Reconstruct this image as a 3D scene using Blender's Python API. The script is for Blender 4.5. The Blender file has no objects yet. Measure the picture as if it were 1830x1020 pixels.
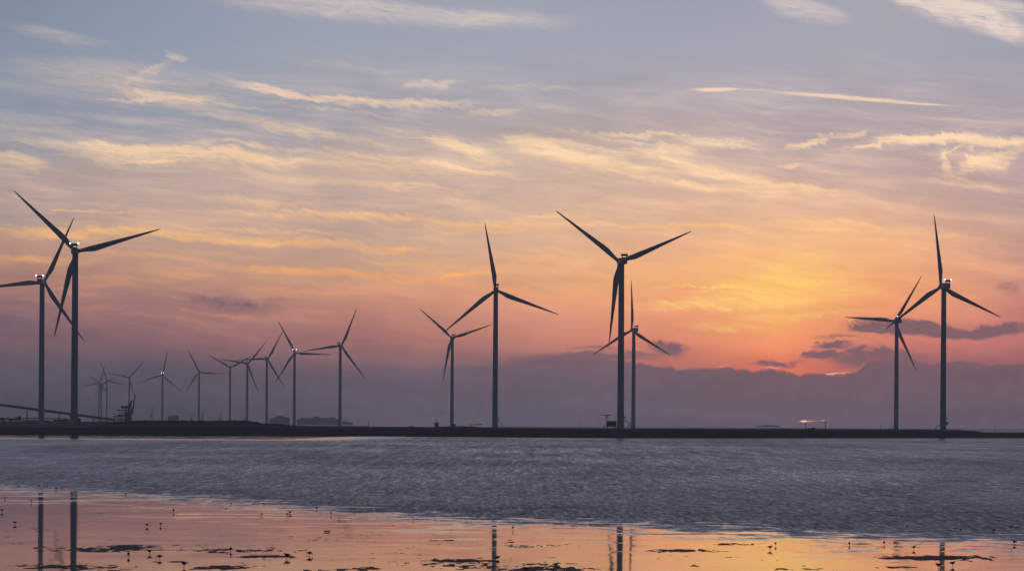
import bpy, math, random
import numpy as np
from mathutils import Vector, Matrix, noise as mnoise

random.seed(7)
sc = bpy.context.scene
col = sc.collection
R = math.radians

# ------------------------------------------------------------------ camera
F = 4800.0            # focal length in photo pixels (sun disc in the photo is about 45 px = 0.53 deg)
HC = 9.0              # camera height above the water
ROLL = 0.0063         # the photo leans by about a third of a degree
CR, SR = math.cos(ROLL), math.sin(ROLL)
cd = bpy.data.cameras.new('camera')
cam = bpy.data.objects.new('camera', cd)
col.objects.link(cam)
cd.sensor_width = 36.0
cd.lens = 36.0 * F / 1830.0
cd.shift_y = 247.0 / 1830.0
cd.clip_start = 1.0
cd.clip_end = 60000.0
right = Vector((CR, 0, SR)); up = Vector((-SR, 0, CR)); back = Vector((0, -1, 0))
m = Matrix((right, up, back)).transposed().to_4x4()
m.translation = (0, 0, HC)
cam.matrix_world = m
sc.camera = cam
sc.render.engine = 'CYCLES'
sc.view_settings.view_transform = 'Standard'
sc.view_settings.look = 'None'
sc.view_settings.exposure = 0.0
sc.view_settings.gamma = 1.0
sc.cycles.max_bounces = 6
sc.cycles.volume_bounces = 1
sc.cycles.use_denoising = True
sc.cycles.sample_clamp_indirect = 4.0


HAZE_D = 1.2e-4       # haze: extinction per metre, far end of the box, colour of the air light
HAZE_FAR = 14500.0
AIR = (0.072, 0.066, 0.095)


def ab(px, py):
    """photo pixel -> (X/Y, (Z-HC)/Y)"""
    x = px - 915.0
    y = 757.0 - py
    return (x * CR - y * SR) / F, (x * SR + y * CR) / F


def at(px, py, Y):
    a, b = ab(px, py)
    return Vector((a * Y, Y, HC + b * Y))


def on_water(px, py, z=0.0):
    a, b = ab(px, py)
    Y = (z - HC) / b
    return Vector((a * Y, Y, z))


def lin(c):
    out = []
    for v in c[:3]:
        v = v / 255.0
        out.append(v / 12.92 if v <= 0.04045 else ((v + 0.055) / 1.055) ** 2.4)
    return (out[0], out[1], out[2], 1.0)


# ------------------------------------------------------------------ node helpers
class E:
    """tiny expression wrapper that builds Math nodes"""
    def __init__(self, nt, s):
        self.nt, self.s = nt, s

    def _m(self, op, *args, clamp=False):
        n = self.nt.nodes.new('ShaderNodeMath')
        n.operation = op
        n.use_clamp = clamp
        for i, a in enumerate(args):
            if isinstance(a, E):
                self.nt.links.new(a.s, n.inputs[i])
            else:
                n.inputs[i].default_value = float(a)
        return E(self.nt, n.outputs[0])

    def __add__(self, o): return self._m('ADD', self, o)
    __radd__ = __add__
    def __sub__(self, o): return self._m('SUBTRACT', self, o)
    def __rsub__(self, o): return self._m('SUBTRACT', o, self)
    def __mul__(self, o): return self._m('MULTIPLY', self, o)
    __rmul__ = __mul__
    def __truediv__(self, o): return self._m('DIVIDE', self, o)
    def madd(self, a, b): return self._m('MULTIPLY_ADD', self, a, b)
    def mx(self, o): return self._m('MAXIMUM', self, o)
    def mn(self, o): return self._m('MINIMUM', self, o)
    def clamp(self): return self._m('ADD', self, 0.0, clamp=True)
    def pw(self, o): return self._m('POWER', self, o)
    def ab(self): return self._m('ABSOLUTE', self)

    def step(self, a, b, lo=0.0, hi=1.0, kind='SMOOTHSTEP'):
        n = self.nt.nodes.new('ShaderNodeMapRange')
        n.interpolation_type = kind
        n.clamp = True
        self.nt.links.new(self.s, n.inputs[0])
        for i, v in enumerate((a, b, lo, hi)):
            if isinstance(v, E):
                self.nt.links.new(v.s, n.inputs[1 + i])
            else:
                n.inputs[1 + i].default_value = v
        return E(self.nt, n.outputs[0])

    def ramp(self, stops, interp='LINEAR'):
        n = self.nt.nodes.new('ShaderNodeValToRGB')
        self.nt.links.new(self.s, n.inputs[0])
        cr = n.color_ramp
        cr.interpolation = interp
        while len(cr.elements) < len(stops):
            cr.elements.new(0.5)
        for e, (p, c) in zip(cr.elements, sorted(stops, key=lambda q: q[0])):
            e.position = p
            e.color = c
        return n.outputs[0]


def combine(nt, x, y, z=0.0):
    n = nt.nodes.new('ShaderNodeCombineXYZ')
    for i, v in enumerate((x, y, z)):
        if isinstance(v, E):
            nt.links.new(v.s, n.inputs[i])
        else:
            n.inputs[i].default_value = v
    return n.outputs[0]


def dot(nt, P, v):
    n = nt.nodes.new('ShaderNodeVectorMath')
    n.operation = 'DOT_PRODUCT'
    nt.links.new(P, n.inputs[0])
    n.inputs[1].default_value = v
    return E(nt, n.outputs['Value'])


def noise(nt, vec, scale=1.0, detail=2.0, rough=0.5, dist=0.0, lac=2.0):
    n = nt.nodes.new('ShaderNodeTexNoise')
    n.noise_dimensions = '3D'
    nt.links.new(vec, n.inputs['Vector'])
    n.inputs['Scale'].default_value = scale
    n.inputs['Detail'].default_value = detail
    n.inputs['Roughness'].default_value = rough
    n.inputs['Distortion'].default_value = dist
    n.inputs['Lacunarity'].default_value = lac
    return E(nt, n.outputs['Fac'])


def mixc(nt, fac, a, b, mode='MIX'):
    n = nt.nodes.new('ShaderNodeMix')
    n.data_type = 'RGBA'
    n.blend_type = mode
    n.clamp_factor = True
    if isinstance(fac, E):
        nt.links.new(fac.s, n.inputs[0])
    else:
        n.inputs[0].default_value = fac
    for i, v in ((6, a), (7, b)):
        if isinstance(v, tuple):
            n.inputs[i].default_value = v
        else:
            nt.links.new(v, n.inputs[i])
    return n.outputs[2]


# ------------------------------------------------------------------ sky (world)
world = bpy.data.worlds.new('World')
sc.world = world
world.use_nodes = True
nt = world.node_tree
nt.nodes.clear()
tc = nt.nodes.new('ShaderNodeTexCoord')
sep = nt.nodes.new('ShaderNodeSeparateXYZ')
nt.links.new(tc.outputs['Generated'], sep.inputs[0])
dx, dy, dz = (E(nt, sep.outputs[i]) for i in range(3))
dyc = dy.mx(0.12)
ta = dx / dyc
tb = dz / dyc
# tangent-plane sky coordinates of the western sky, 4800 units per radian
U = (ta * (F * CR)).madd(1.0, tb * (F * SR)) + 915.0
V = 757.0 - ((tb * (F * CR)) - (ta * (F * SR)))
P0 = combine(nt, U, V, 0.0)
# gentle warp so that nothing is ruled straight
w1 = noise(nt, P0, 0.0055, 3.0, 0.55)
vm = nt.nodes.new('ShaderNodeVectorMath'); vm.operation = 'ADD'
nt.links.new(P0, vm.inputs[0]); vm.inputs[1].default_value = (531.0, 97.0, 40.0)
w2 = noise(nt, vm.outputs[0], 0.02, 4.0, 0.6)
Uw = U + (w2 - 0.5) * 60.0
Vw = V + (w1 - 0.5) * 34.0 + (w2 - 0.5) * 13.0
# ice-crystal fallstreaks comb the edges of every sheet
comb = noise(nt, combine(nt, U * 0.040 - V * 0.050, U * 0.008 + V * 0.010, 21.0), 1.0, 7.0, 0.66, 0.5)
P = combine(nt, Uw + (comb - 0.5) * 46.0, Vw + (comb - 0.5) * 30.0, 1.0)

COLS = [
    (0, [(0, 126, 139, 158), (60, 132, 144, 162), (130, 142, 150, 166), (210, 146, 150, 165), (265, 158, 155, 162),
         (310, 168, 152, 150), (380, 172, 152, 147), (440, 182, 144, 128), (500, 165, 122, 116), (545, 138, 105, 112),
         (600, 122, 96, 106), (640, 100, 88, 100), (700, 84, 82, 95), (757, 76, 77, 90)]),
    (300, [(0, 142, 152, 170), (60, 143, 154, 172), (130, 152, 158, 172), (200, 153, 157, 170), (240, 156, 156, 168),
           (300, 186, 164, 156), (350, 184, 160, 152), (420, 192, 158, 142), (480, 192, 148, 128), (540, 166, 121, 117),
           (590, 148, 106, 110), (630, 122, 94, 104), (665, 96, 85, 98), (757, 82, 78, 92)]),
    (600, [(0, 160, 162, 177), (60, 156, 162, 178), (130, 164, 164, 175), (200, 166, 162, 172), (240, 170, 162, 168),
           (300, 198, 172, 158), (360, 188, 162, 152), (430, 190, 158, 144), (490, 202, 156, 130), (550, 190, 132, 117),
           (600, 166, 112, 111), (640, 136, 100, 107), (680, 102, 90, 103), (757, 90, 84, 98)]),
    (915, [(0, 162, 165, 179), (90, 161, 164, 179), (170, 170, 166, 175), (230, 184, 169, 168), (280, 204, 178, 162),
           (350, 198, 168, 154), (420, 212, 174, 148), (490, 218, 165, 132), (550, 218, 148, 119), (595, 200, 128, 112),
           (630, 168, 112, 111), (660, 112, 95, 107), (757, 98, 90, 105)]),
    (1230, [(0, 158, 163, 180), (90, 164, 165, 179), (170, 174, 166, 174), (230, 188, 170, 168), (290, 212, 182, 164),
            (350, 212, 174, 154), (430, 230, 178, 142), (500, 242, 176, 122), (560, 242, 158, 111), (610, 224, 133, 106),
            (650, 190, 112, 104), (680, 114, 96, 108), (757, 106, 95, 110)]),
    (1400, [(0, 164, 165, 180), (90, 167, 166, 178), (170, 176, 167, 174), (240, 184, 166, 168), (310, 200, 170, 160),
            (380, 224, 178, 148), (440, 242, 186, 134), (490, 252, 192, 118), (535, 254, 186, 108), (580, 252, 166, 102),
            (625, 242, 140, 100), (660, 226, 116, 96), (690, 116, 96, 107), (757, 110, 96, 110)]),
    (1600, [(0, 172, 168, 178), (90, 168, 166, 178), (170, 176, 166, 174), (240, 186, 167, 169), (310, 194, 165, 160),
            (370, 212, 170, 150), (430, 234, 176, 136), (500, 242, 168, 118), (560, 238, 152, 112), (610, 216, 128, 111),
            (650, 170, 106, 108), (680, 112, 93, 105), (757, 102, 91, 105)]),
    (1830, [(0, 160, 161, 177), (90, 160, 161, 176), (170, 172, 163, 173), (240, 182, 163, 168), (310, 182, 158, 158),
            (380, 188, 156, 150), (440, 200, 152, 140), (500, 202, 142, 128), (560, 202, 128, 118), (610, 190, 114, 112),
            (645, 160, 102, 106), (680, 104, 88, 99), (757, 94, 84, 97)]),
]
vf = (Vw * (1 / 760.0)).clamp()
base = None
prev = None
for u, stops in COLS:
    rc = vf.ramp([(v / 760.0, lin((r, g, b))) for v, r, g, b in stops])
    if base is None:
        base = rc
    else:
        base = mixc(nt, Uw.step(prev, u, kind='LINEAR'), base, rc)
    prev = u


def streaks(P, feats, acc=None, sharp=0.0):
    """soft lens shaped streaks: (u, v, half length, half width, angle deg, bend, strength)"""
    for (u, v, L, W, ang, bend, st) in feats:
        a = R(ang)
        c, s_ = math.cos(a), math.sin(a)
        s = dot(nt, P, (c / L, s_ / L, -(u * c + v * s_) / L))
        t = dot(nt, P, (-s_ / W, c / W, -(-u * s_ + v * c) / W))
        q = s * s
        if bend:
            t = q.madd(bend, t)
        if sharp:
            t = t.mx(t * -sharp)
        r = t.madd(t, q)
        k = r.step(1.0, -0.5, 0.0, st * 1.85)
        acc = k if acc is None else (acc + k)
    return acc


# broad warm cirrus sheets lit from below
SOFT = [
    (640, 12, 330, 34, 5, 0.0, 0.42), (900, 30, 160, 30, 4, 0, .25), (1430, 8, 110, 34, 18, 0.0, .42),
    (1700, 14, 180, 40, 17, 0.1, .75), (1780, 34, 130, 36, 22, 0, .55), (1790, 8, 90, 26, 12, 0, .5), (1640, 4, 90, 16, 16, 0, .4),
    (230, 140, 260, 60, 8, 0, .25), (310, 100, 34, 11, 15, 0.6, .5), (265, 128, 75, 14, -28, 0, .28),
    (110, 60, 120, 24, 12, 0, .22),
    (300, 168, 115, 16, 4, 0.2, .5), (480, 158, 120, 12, 13, 0.0, .62), (690, 182, 210, 13, 2, 0.5, .75),
    (885, 198, 70, 9, 2, 0, .55), (620, 120, 140, 12, 6, 0.4, .16), (770, 150, 80, 12, -4, 0, .3),
    (960, 158, 120, 8, 2, 0, .25), (420, 205, 260, 18, 12, 0, .24), (560, 236, 240, 14, 10, 0, .32),
    (760, 240, 160, 14, 9, 0, .3), (820, 256, 75, 15, 12, 0, .8), (870, 278, 60, 18, 16, 0, .5),
    (330, 272, 290, 26, 4, 0.0, .72), (430, 278, 160, 14, 5, 0, .5), (240, 262, 130, 12, 6, 0, .35),
    (20, 284, 90, 22, 8, 0, .45), (700, 292, 230, 24, 5, 0, .4), (560, 318, 300, 16, 5, 0, .22),
    (960, 256, 110, 14, 8, 0, .5), (1000, 275, 120, 24, 14, 0, .62), (1120, 240, 170, 8, 1, 0.3, .4),
    (1160, 268, 150, 18, -5, 0, .55), (1270, 252, 110, 10, 6, 0, .4), (1090, 296, 150, 20, 6, 0, .45),
    (1290, 305, 170, 24, 13, 0, .6), (1420, 337, 120, 14, 5, -0.2, .8), (1300, 335, 190, 16, 6, 0, .4),
    (1445, 254, 60, 12, -9, 0, .85), (1505, 241, 55, 10, -3, 0.3, .75), (1408, 295, 24, 9, 0, 0, .6),
    (1640, 252, 110, 15, -3, 0.4, .85), (1750, 252, 130, 18, 3, 0, .75), (1695, 296, 36, 18, 70, 0.4, .5),
    (1725, 324, 70, 8, 12, 0, .35), (1785, 284, 70, 24, -22, 0.3, .5), (1740, 296, 60, 12, -40, 0, .35), (1740, 335, 110, 8, 7, 0, .22),
    (160, 377, 120, 5, 1, 0, .4), (150, 414, 290, 17, 1, 0.2, .62), (560, 432, 260, 15, 4, 0, .5),
    (640, 384, 300, 13, 2, 0.0, .55), (470, 358, 140, 10, 4, 0, .3), (900, 400, 190, 18, 1, 0, .5),
    (760, 335, 170, 10, 4, 0, .22), (40, 462, 160, 13, 2, 0, .42), (250, 455, 170, 8, 3, 0, .28),
    (600, 486, 280, 11, 3, 0.0, .5), (820, 494, 110, 12, -4, 0, .45), (930, 470, 100, 12, -12, 0, .3),
    (1180, 404, 210, 8, 1, 0, .55), (1010, 388, 130, 8, 4, 0, .4), (1500, 404, 170, 16, 3, 0.2, .5),
    (1330, 455, 130, 18, -10, 0, .3), (1700, 420, 150, 14, 4, 0, .25), (960, 520, 190, 12, 1, 0, .3),
    (380, 560, 90, 6, 1, 0, .35), (560, 520, 180, 9, 3, 0, .28), (260, 500, 120, 7, 4, 0, .22),
]
SOFT += [
    (1010, 255, 150, 9, 9, 0.0, .5), (1060, 282, 190, 14, 10, 0.2, .5), (1180, 318, 160, 9, 9, 0, .5), (1230, 290, 120, 7, 12, 0, .45),
    (940, 250, 70, 7, 14, 0, .5), (1350, 322, 140, 8, 10, 0, .5), (1240, 244, 150, 4, 3, 0, .4), (1130, 252, 120, 5, 5, 0, .4),
    (520, 172, 150, 5, 10, 0, .5), (620, 200, 200, 6, 7, 0, .28), (360, 180, 160, 5, 9, 0, .35), (250, 176, 90, 6, -4, 0, .4),
    (480, 262, 200, 8, 3, 0, .4), (240, 286, 170, 9, 5, 0, .45), (640, 276, 170, 7, 4, 0, .35), (820, 300, 130, 10, 7, 0, .4),
    (1560, 262, 60, 7, -10, 0, .55), (1730, 268, 80, 6, -20, 0, .55), (1800, 256, 60, 8, 4, 0, .5),
    (340, 425, 240, 7, 3, 0, .45), (720, 442, 80, 10, 3, 0, .4), (480, 412, 220, 7, 3, 0, .4), (880, 412, 200, 6, 2, 0, .45),
    (1260, 408, 160, 5, -2, 0, .4), (1440, 398, 120, 7, 4, 0, .5), (1560, 430, 160, 7, 6, 0, .3), (760, 470, 160, 6, 3, 0, .35),
]
GLOW = [   # yellow cores near the hidden sun
    (1390, 505, 170, 30, -8, 0, .38), (1345, 540, 190, 16, -3, 0, .42), (1440, 562, 150, 12, -2, 0, .34),
    (1300, 580, 140, 10, 2, 0, .25), (1420, 470, 100, 22, -14, 0, .25), (1250, 517, 120, 5, 1, 0, .55),
    (1520, 520, 90, 14, 4, 0, .22), (1210, 548, 120, 10, 0, 0, .25),
]
CRISP = [  # the contrail and other clean streaks
    (1276, 161, 52, 5.0, -1, 0.4, .85), (1520, 175, 178, 5.2, 4.6, -0.35, .95), (1660, 187, 60, 2.5, 3, 0, .5), (1338, 160.5, 50, 2.6, 1, 0, .32), (1290, 160, 40, 3, -2, 0, .5),
    (1740, 216, 120, 3, 3, 0, .16), (1255, 516, 95, 2.4, 1, 0, .7),
]
DARK = [   # slate purple shreds under the sheet
    (430, 545, 140, 20, 1, 0.2, .36), (390, 535, 80, 14, 3, 0, .2), (0, 580, 80, 26, 0, 0, .5),
    (1610, 588, 120, 20, -1, 0.25, .82), (1640, 580, 60, 12, 0, 0, .5), (1770, 590, 110, 18, -1, 0.1, .95), (1700, 594, 130, 10, 0, 0, .7), (1560, 596, 70, 9, 1, 0, .6),
    (1488, 620, 52, 9, 1, 0, .9), (1466, 636, 36, 11, -3, 0, .9), (1570, 645, 120, 26, 2, 0, 1.0),
    (1190, 619, 60, 13, 2, 0, .8), (1130, 632, 130, 10, 0, 0, .4), (1390, 649, 70, 8, 0, 0, .55),
    (1805, 512, 34, 18, 14, 0, .3), (1020, 636, 120, 12, 0, 0, .6), (1500, 607, 60, 5, 2, 0, .35),
    (1060, 620, 70, 5, 1, 0, .3),
]
# fibres drawn out along the wind
fa = R(6)
Vs = V + (w1 - 0.5) * 46.0 + (w2 - 0.5) * 3.0
Us = U
Ur = Us * math.cos(fa) + Vs * math.sin(fa)
Vr = Vs * math.cos(fa) - Us * math.sin(fa)
fib = noise(nt, combine(nt, Ur * 0.0042, Vr * 0.062, 0.0), 1.0, 8.0, 0.62, 0.15)
fine = noise(nt, combine(nt, Ur * 0.020 + Vr * 0.05, Vr * 0.11 - Ur * 0.006, 4.0), 1.0, 8.0, 0.68, 1.1)
hair = noise(nt, combine(nt, Ur * 0.010 - Vr * 0.02, Vr * 0.30, 14.0), 1.0, 5.0, 0.6, 0.3)
Pg = combine(nt, U * 0.0042, (V - U * 0.05) * 0.020, 3.3)
big = noise(nt, Pg, 1.0, 4.0, 0.55, 0.8)
Pp = combine(nt, Uw * 0.035, Vw * 0.065, 9.1)
puff = noise(nt, Pp, 1.0, 8.0, 0.66, 0.3)

A = streaks(P, SOFT, None, 1.7)
tex = (fib - 0.5) * 1.9 + (fine - 0.5) * 2.5 + (hair - 0.5) * 1.5 + (puff - 0.5) * 1.1 + (big - 0.5) * 0.6
A = A * (tex + 0.98).mx(0.10)
A = A - A * A * 0.22
# thin background cirrus everywhere in the middle sky
veil = (fib * 0.44 + fine * 0.18 + hair * 0.08 + big * 0.48).step(0.52, 0.80, 0.0, 0.40) * V.step(60.0, 260.0) * V.step(640.0, 540.0)
A = (A + veil).clamp()
ccol = vf.ramp([(0.0, lin((238, 218, 204))), (0.10, lin((230, 208, 196))), (0.20, lin((236, 207, 186))), (0.27, lin((243, 210, 180))),
                (0.36, lin((248, 212, 174))), (0.46, lin((244, 198, 154))), (0.55, lin((246, 190, 132))),
                (0.66, lin((246, 172, 112))), (0.75, lin((222, 136, 112))), (0.82, lin((160, 110, 112)))])
dim = Uw.step(0.0, 1250.0, 0.84, 1.0, kind='LINEAR')
ccol = mixc(nt, 1.0, ccol, combine(nt, dim, dim, dim), 'MULTIPLY')
skyc = mixc(nt, A, base, ccol)
G = (streaks(P, GLOW) * (tex * 1.2 + 0.92).mx(0.08)).clamp()
skyc = mixc(nt, G, skyc, lin((255, 208, 116)))
Pc = combine(nt, U, V + (puff - 0.5) * 5.0, 1.0)
C = (streaks(Pc, CRISP) * ((puff - 0.5) * 1.2 + 0.95)).clamp()
skyc = mixc(nt, C, skyc, ccol)
# darker gaps between the fibres
gap = (fib - 0.5) * 0.36 + (fine - 0.5) * 0.12 + (big - 0.5) * 0.55
k = gap.madd(0.70, 1.0)
amp = V.step(40.0, 240.0)
k = (k - 1.0).madd(amp, 1.0) + V.step(220.0, 330.0) * V.step(500.0, 400.0) * 0.05
skyc = mixc(nt, 1.0, skyc, combine(nt, k, k, k), 'MULTIPLY')
# the lowest clear strip is greyed by the thick air
bw = nt.nodes.new('ShaderNodeRGBToBW'); nt.links.new(skyc, bw.inputs[0])
gr = E(nt, bw.outputs[0])
skyc = mixc(nt, V.step(500.0, 580.0) * U.step(1500.0, 900.0, 0.05, 0.12), skyc, combine(nt, gr, gr, gr))
# dark shreds
Pd = combine(nt, Uw + (puff - 0.5) * 30.0, Vw + (puff - 0.5) * 22.0, 1.0)
D = streaks(Pd, DARK) * ((puff - 0.5) * 2.6 + (fine - 0.5) * 0.8 + 0.92)
D = (D * 1.3).clamp()
dcol = U.step(0.0, 1500.0, 0.0, 1.0, kind='LINEAR').ramp([(0, lin((116, 98, 110))), (1.0, lin((132, 98, 106)))])
skyc = mixc(nt, D, skyc, dcol)
# the low cloud bank
EDGE = [(0, 646), (200, 645), (420, 650), (620, 662), (780, 668), (880, 664), (930, 640), (960, 634), (1040, 634), (1085, 640),
        (1130, 645), (1190, 656), (1230, 661), (1300, 658), (1350, 662), (1385, 655), (1430, 668), (1452, 664),
        (1490, 669), (1532, 661), (1556, 640), (1620, 641), (1660, 652), (1700, 646), (1760, 651), (1830, 650)]
er = (U * (1 / 1830.0)).clamp().ramp([(u / 1830.0, ((v - 600) / 100.0,) * 3 + (1.0,)) for u, v in EDGE], 'EASE')
rs = nt.nodes.new('ShaderNodeSeparateColor'); nt.links.new(er, rs.inputs[0])
edge = E(nt, rs.outputs[0]) * 100.0 + 600.0
Pb = combine(nt, U * 0.045, V * 0.03, 5.0)
bil = noise(nt, Pb, 1.0, 7.0, 0.62)
dist = V - edge + (bil - 0.5) * 22.0 + (w2 - 0.5) * 8.0
soft = U.step(700.0, 1150.0, 24.0, 3.0)
bank = dist.step(soft * -1.0, soft)
bfac = ((V - 620.0) * (1 / 140.0)).clamp()
bl = bfac.ramp([(0.0, lin((106, 90, 102))), (0.3, lin((96, 86, 100))), (1.0, lin((80, 78, 92)))])
bm_ = bfac.ramp([(0.0, lin((132, 100, 107))), (0.2, lin((116, 94, 106))), (0.5, lin((106, 93, 107))), (1.0, lin((98, 91, 107)))])
br = bfac.ramp([(0.0, lin((136, 100, 106))), (0.3, lin((118, 94, 104))), (0.6, lin((112, 94, 106))), (1.0, lin((104, 92, 108)))])
bcol = mixc(nt, U.step(200.0, 900.0), bl, bm_)
bcol = mixc(nt, U.step(950.0, 1400.0), bcol, br)
kb = ((bil - 0.5) * 0.28 + (big - 0.5) * 0.30).madd(1.0, 1.0)
bcol = mixc(nt, 1.0, bcol, combine(nt, kb, kb, kb), 'MULTIPLY')
skyc = mixc(nt, bank * 0.97, skyc, bcol)
# burning rim where the sun stands behind the bank
near = ((U - 1440.0) * (1 / 170.0)).ab().step(1.0, 0.0)
rim = dist.ab().step(6.0, 0.0) * near
skyc = mixc(nt, rim * 0.45, skyc, lin((252, 128, 92)))
HOT = [(1382, 656, 20, 1.4, -3, 0.5, .42), (1486, 667.5, 14, 1.5, -1, 0, .7), (1503, 666.5, 24, 1.0, -4, 0.4, .45), (1290, 655, 14, 1.2, 0, 0, .2)]
Pq = combine(nt, U, V + (bil - 0.5) * 8.0, 1.0)
H_ = (streaks(Pq, HOT) * ((puff - 0.5) * 2.0 + 1.0).mx(0.0)).clamp()
skyc = mixc(nt, H_, skyc, lin((255, 196, 164)))
SUN = [(1436, 752.4, 8, 2.2, 0, 0, 1.0), (1441, 752.3, 18, 2.8, -1, 0, .16), (1452, 751.8, 22, 1.1, -2, 0, .2), (1470, 751, 5, 1.1, 0, 0, .4)]
Pn = combine(nt, U, V, 1.0)
S_ = streaks(Pn, SUN)
hot = nt.nodes.new('ShaderNodeMix'); hot.data_type = 'RGBA'; hot.blend_type = 'ADD'
nt.links.new(S_.s, hot.inputs[0]); nt.links.new(skyc, hot.inputs[6]); hot.inputs[7].default_value = (0.95, 0.40, 0.24, 1)
hot.clamp_factor = True
skyc = hot.outputs[2]
# this light still has to cross the haze: what it loses on the way is added at the source
el = (tb.mx(0.0004))
Lp = (el.pw(-1.0) * 206.0).mn(HAZE_FAR)
Tr = Lp._m('EXPONENT', Lp * -HAZE_D)
inv = (Tr.mx(0.16)).pw(-1.0)
air = (inv - 1.0)
lossc = nt.nodes.new('ShaderNodeVectorMath'); lossc.operation = 'SCALE'
lossc.inputs[0].default_value = AIR
nt.links.new(air.s, lossc.inputs['Scale'])
gain = nt.nodes.new('ShaderNodeVectorMath'); gain.operation = 'SCALE'
nt.links.new(skyc, gain.inputs[0]); nt.links.new(inv.s, gain.inputs['Scale'])
sub_ = nt.nodes.new('ShaderNodeVectorMath'); sub_.operation = 'SUBTRACT'
nt.links.new(gain.outputs[0], sub_.inputs[0]); nt.links.new(lossc.outputs[0], sub_.inputs[1])
mxv = nt.nodes.new('ShaderNodeVectorMath'); mxv.operation = 'MAXIMUM'
nt.links.new(sub_.outputs[0], mxv.inputs[0]); mxv.inputs[1].default_value = (0.004, 0.004, 0.004)
skyc = mxv.outputs[0]
# the sky above the photograph, and the dusk-blue eastern half behind the viewer
zen = dz.step(0.13, 1.0, kind='LINEAR').ramp([(0.0, (0.335, 0.318, 0.41, 1)), (0.25, (0.255, 0.250, 0.35, 1)), (0.6, (0.14, 0.16, 0.24, 1)), (1, (0.06, 0.08, 0.14, 1))])
skyc = mixc(nt, dz.step(0.13, 0.24), skyc, zen)
east = dz.step(-0.02, 0.8, kind='LINEAR').ramp([(0.0, (0.016, 0.027, 0.046, 1)), (0.25, (0.024, 0.041, 0.069, 1)), (1, (0.035, 0.055, 0.10, 1))])
skyc = mixc(nt, dy.step(0.93, 0.1), skyc, east)
skyc = mixc(nt, dz.step(-0.004, -0.03), skyc, (0.012, 0.013, 0.018, 1))
bg = nt.nodes.new('ShaderNodeBackground')
nt.links.new(skyc, bg.inputs[0])
bg.inputs[1].default_value = 1.0
wo = nt.nodes.new('ShaderNodeOutputWorld')
nt.links.new(bg.outputs[0], wo.inputs[0])
world.cycles.sampling_method = 'MANUAL'
world.cycles.sample_map_resolution = 1024

# ------------------------------------------------------------------ the sun, low behind the cloud bank
sd = bpy.data.lights.new('sun', 'SUN')
sd.energy = 0.004
sd.angle = R(9)
sd.color = (1.0, 0.45, 0.22)
so = bpy.data.objects.new('sun', sd)
col.objects.link(so)
saz = math.atan2(1440 - 915, F)
sel = R(0.4)
sdir = Vector((math.sin(saz) * math.cos(sel), math.cos(saz) * math.cos(sel), math.sin(sel)))
so.rotation_euler = sdir.to_track_quat('Z', 'Y').to_euler()


# ------------------------------------------------------------------ materials
def mat(name, color, rough=0.6, spec=0.5, var=0.0, scale=1.0, metal=0.0, stretch=(1, 1, 1)):
    mt = bpy.data.materials.new(name)
    mt.use_nodes = True
    t = mt.node_tree
    b = t.nodes['Principled BSDF']
    b.inputs['Roughness'].default_value = rough
    b.inputs['Specular IOR Level'].default_value = spec
    b.inputs['Metallic'].default_value = metal
    if var:
        c = t.nodes.new('ShaderNodeTexCoord')
        mp = t.nodes.new('ShaderNodeMapping')
        mp.inputs['Scale'].default_value = stretch
        t.links.new(c.outputs['Object'], mp.inputs[0])
        n = noise(t, mp.outputs[0], scale, 4.0, 0.6)
        lo = tuple(v * (1 - var) for v in color) + (1,)
        hi = tuple(v * (1 + var) for v in color) + (1,)
        t.links.new(n.ramp([(0.3, lo), (0.7, hi)]), b.inputs['Base Color'])
    else:
        b.inputs['Base Color'].default_value = tuple(color) + (1,)
    return mt


M = {}
M['white'] = mat('turbine_paint', (0.46, 0.47, 0.47), 0.5, 0.4, 0.10, 0.12, stretch=(1, 1, 0.15))
M['blade'] = mat('blade_paint', (0.45, 0.46, 0.47), 0.45, 0.4, 0.08, 0.3)
M['red'] = mat('signal_red_paint', (0.35, 0.04, 0.03), 0.5, 0.4, 0.1, 1.0)
M['dark'] = mat('dark_steel', (0.06, 0.06, 0.065), 0.5, 0.4, 0.2, 1.0)
M['steel'] = mat('galvanised_steel', (0.20, 0.21, 0.22), 0.5, 0.4, 0.2, 1.0)
M['concrete'] = mat('concrete', (0.24, 0.235, 0.22), 0.85, 0.3, 0.2, 0.6)
M['build'] = mat('weathered_cladding', (0.12, 0.12, 0.125), 0.7, 0.3, 0.2, 0.3)
M['glass'] = mat('window_glass', (0.03, 0.035, 0.04), 0.15, 0.5)
M['leaf'] = mat('scrub_leaves', (0.022, 0.027, 0.016), 0.8, 0.2, 0.35, 0.8)
M['bark'] = mat('scrub_stems', (0.05, 0.04, 0.03), 0.9, 0.2, 0.2, 2.0)
M['bird'] = mat('dark_plumage', (0.030, 0.026, 0.024), 0.7, 0.25, 0.3, 9.0)
M['gull'] = mat('grey_plumage', (0.09, 0.09, 0.095), 0.7, 0.25, 0.3, 9.0)
M['wood'] = mat('wet_driftwood', (0.05, 0.035, 0.028), 0.5, 0.4, 0.3, 6.0)
M['rock'] = mat('shore_rock', (0.06, 0.058, 0.055), 0.8, 0.3, 0.3, 1.5)

lampm = bpy.data.materials.new('aviation_lamp')
lampm.use_nodes = True
pb = lampm.node_tree.nodes['Principled BSDF']
pb.inputs['Base Color'].default_value = (0.8, 0.8, 0.8, 1)
pb.inputs['Emission Color'].default_value = (1.0, 0.95, 0.97, 1)
pb.inputs['Emission Strength'].default_value = 11.0
lampm.cycles.emission_sampling = 'NONE'
M['lamp'] = lampm


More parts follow.
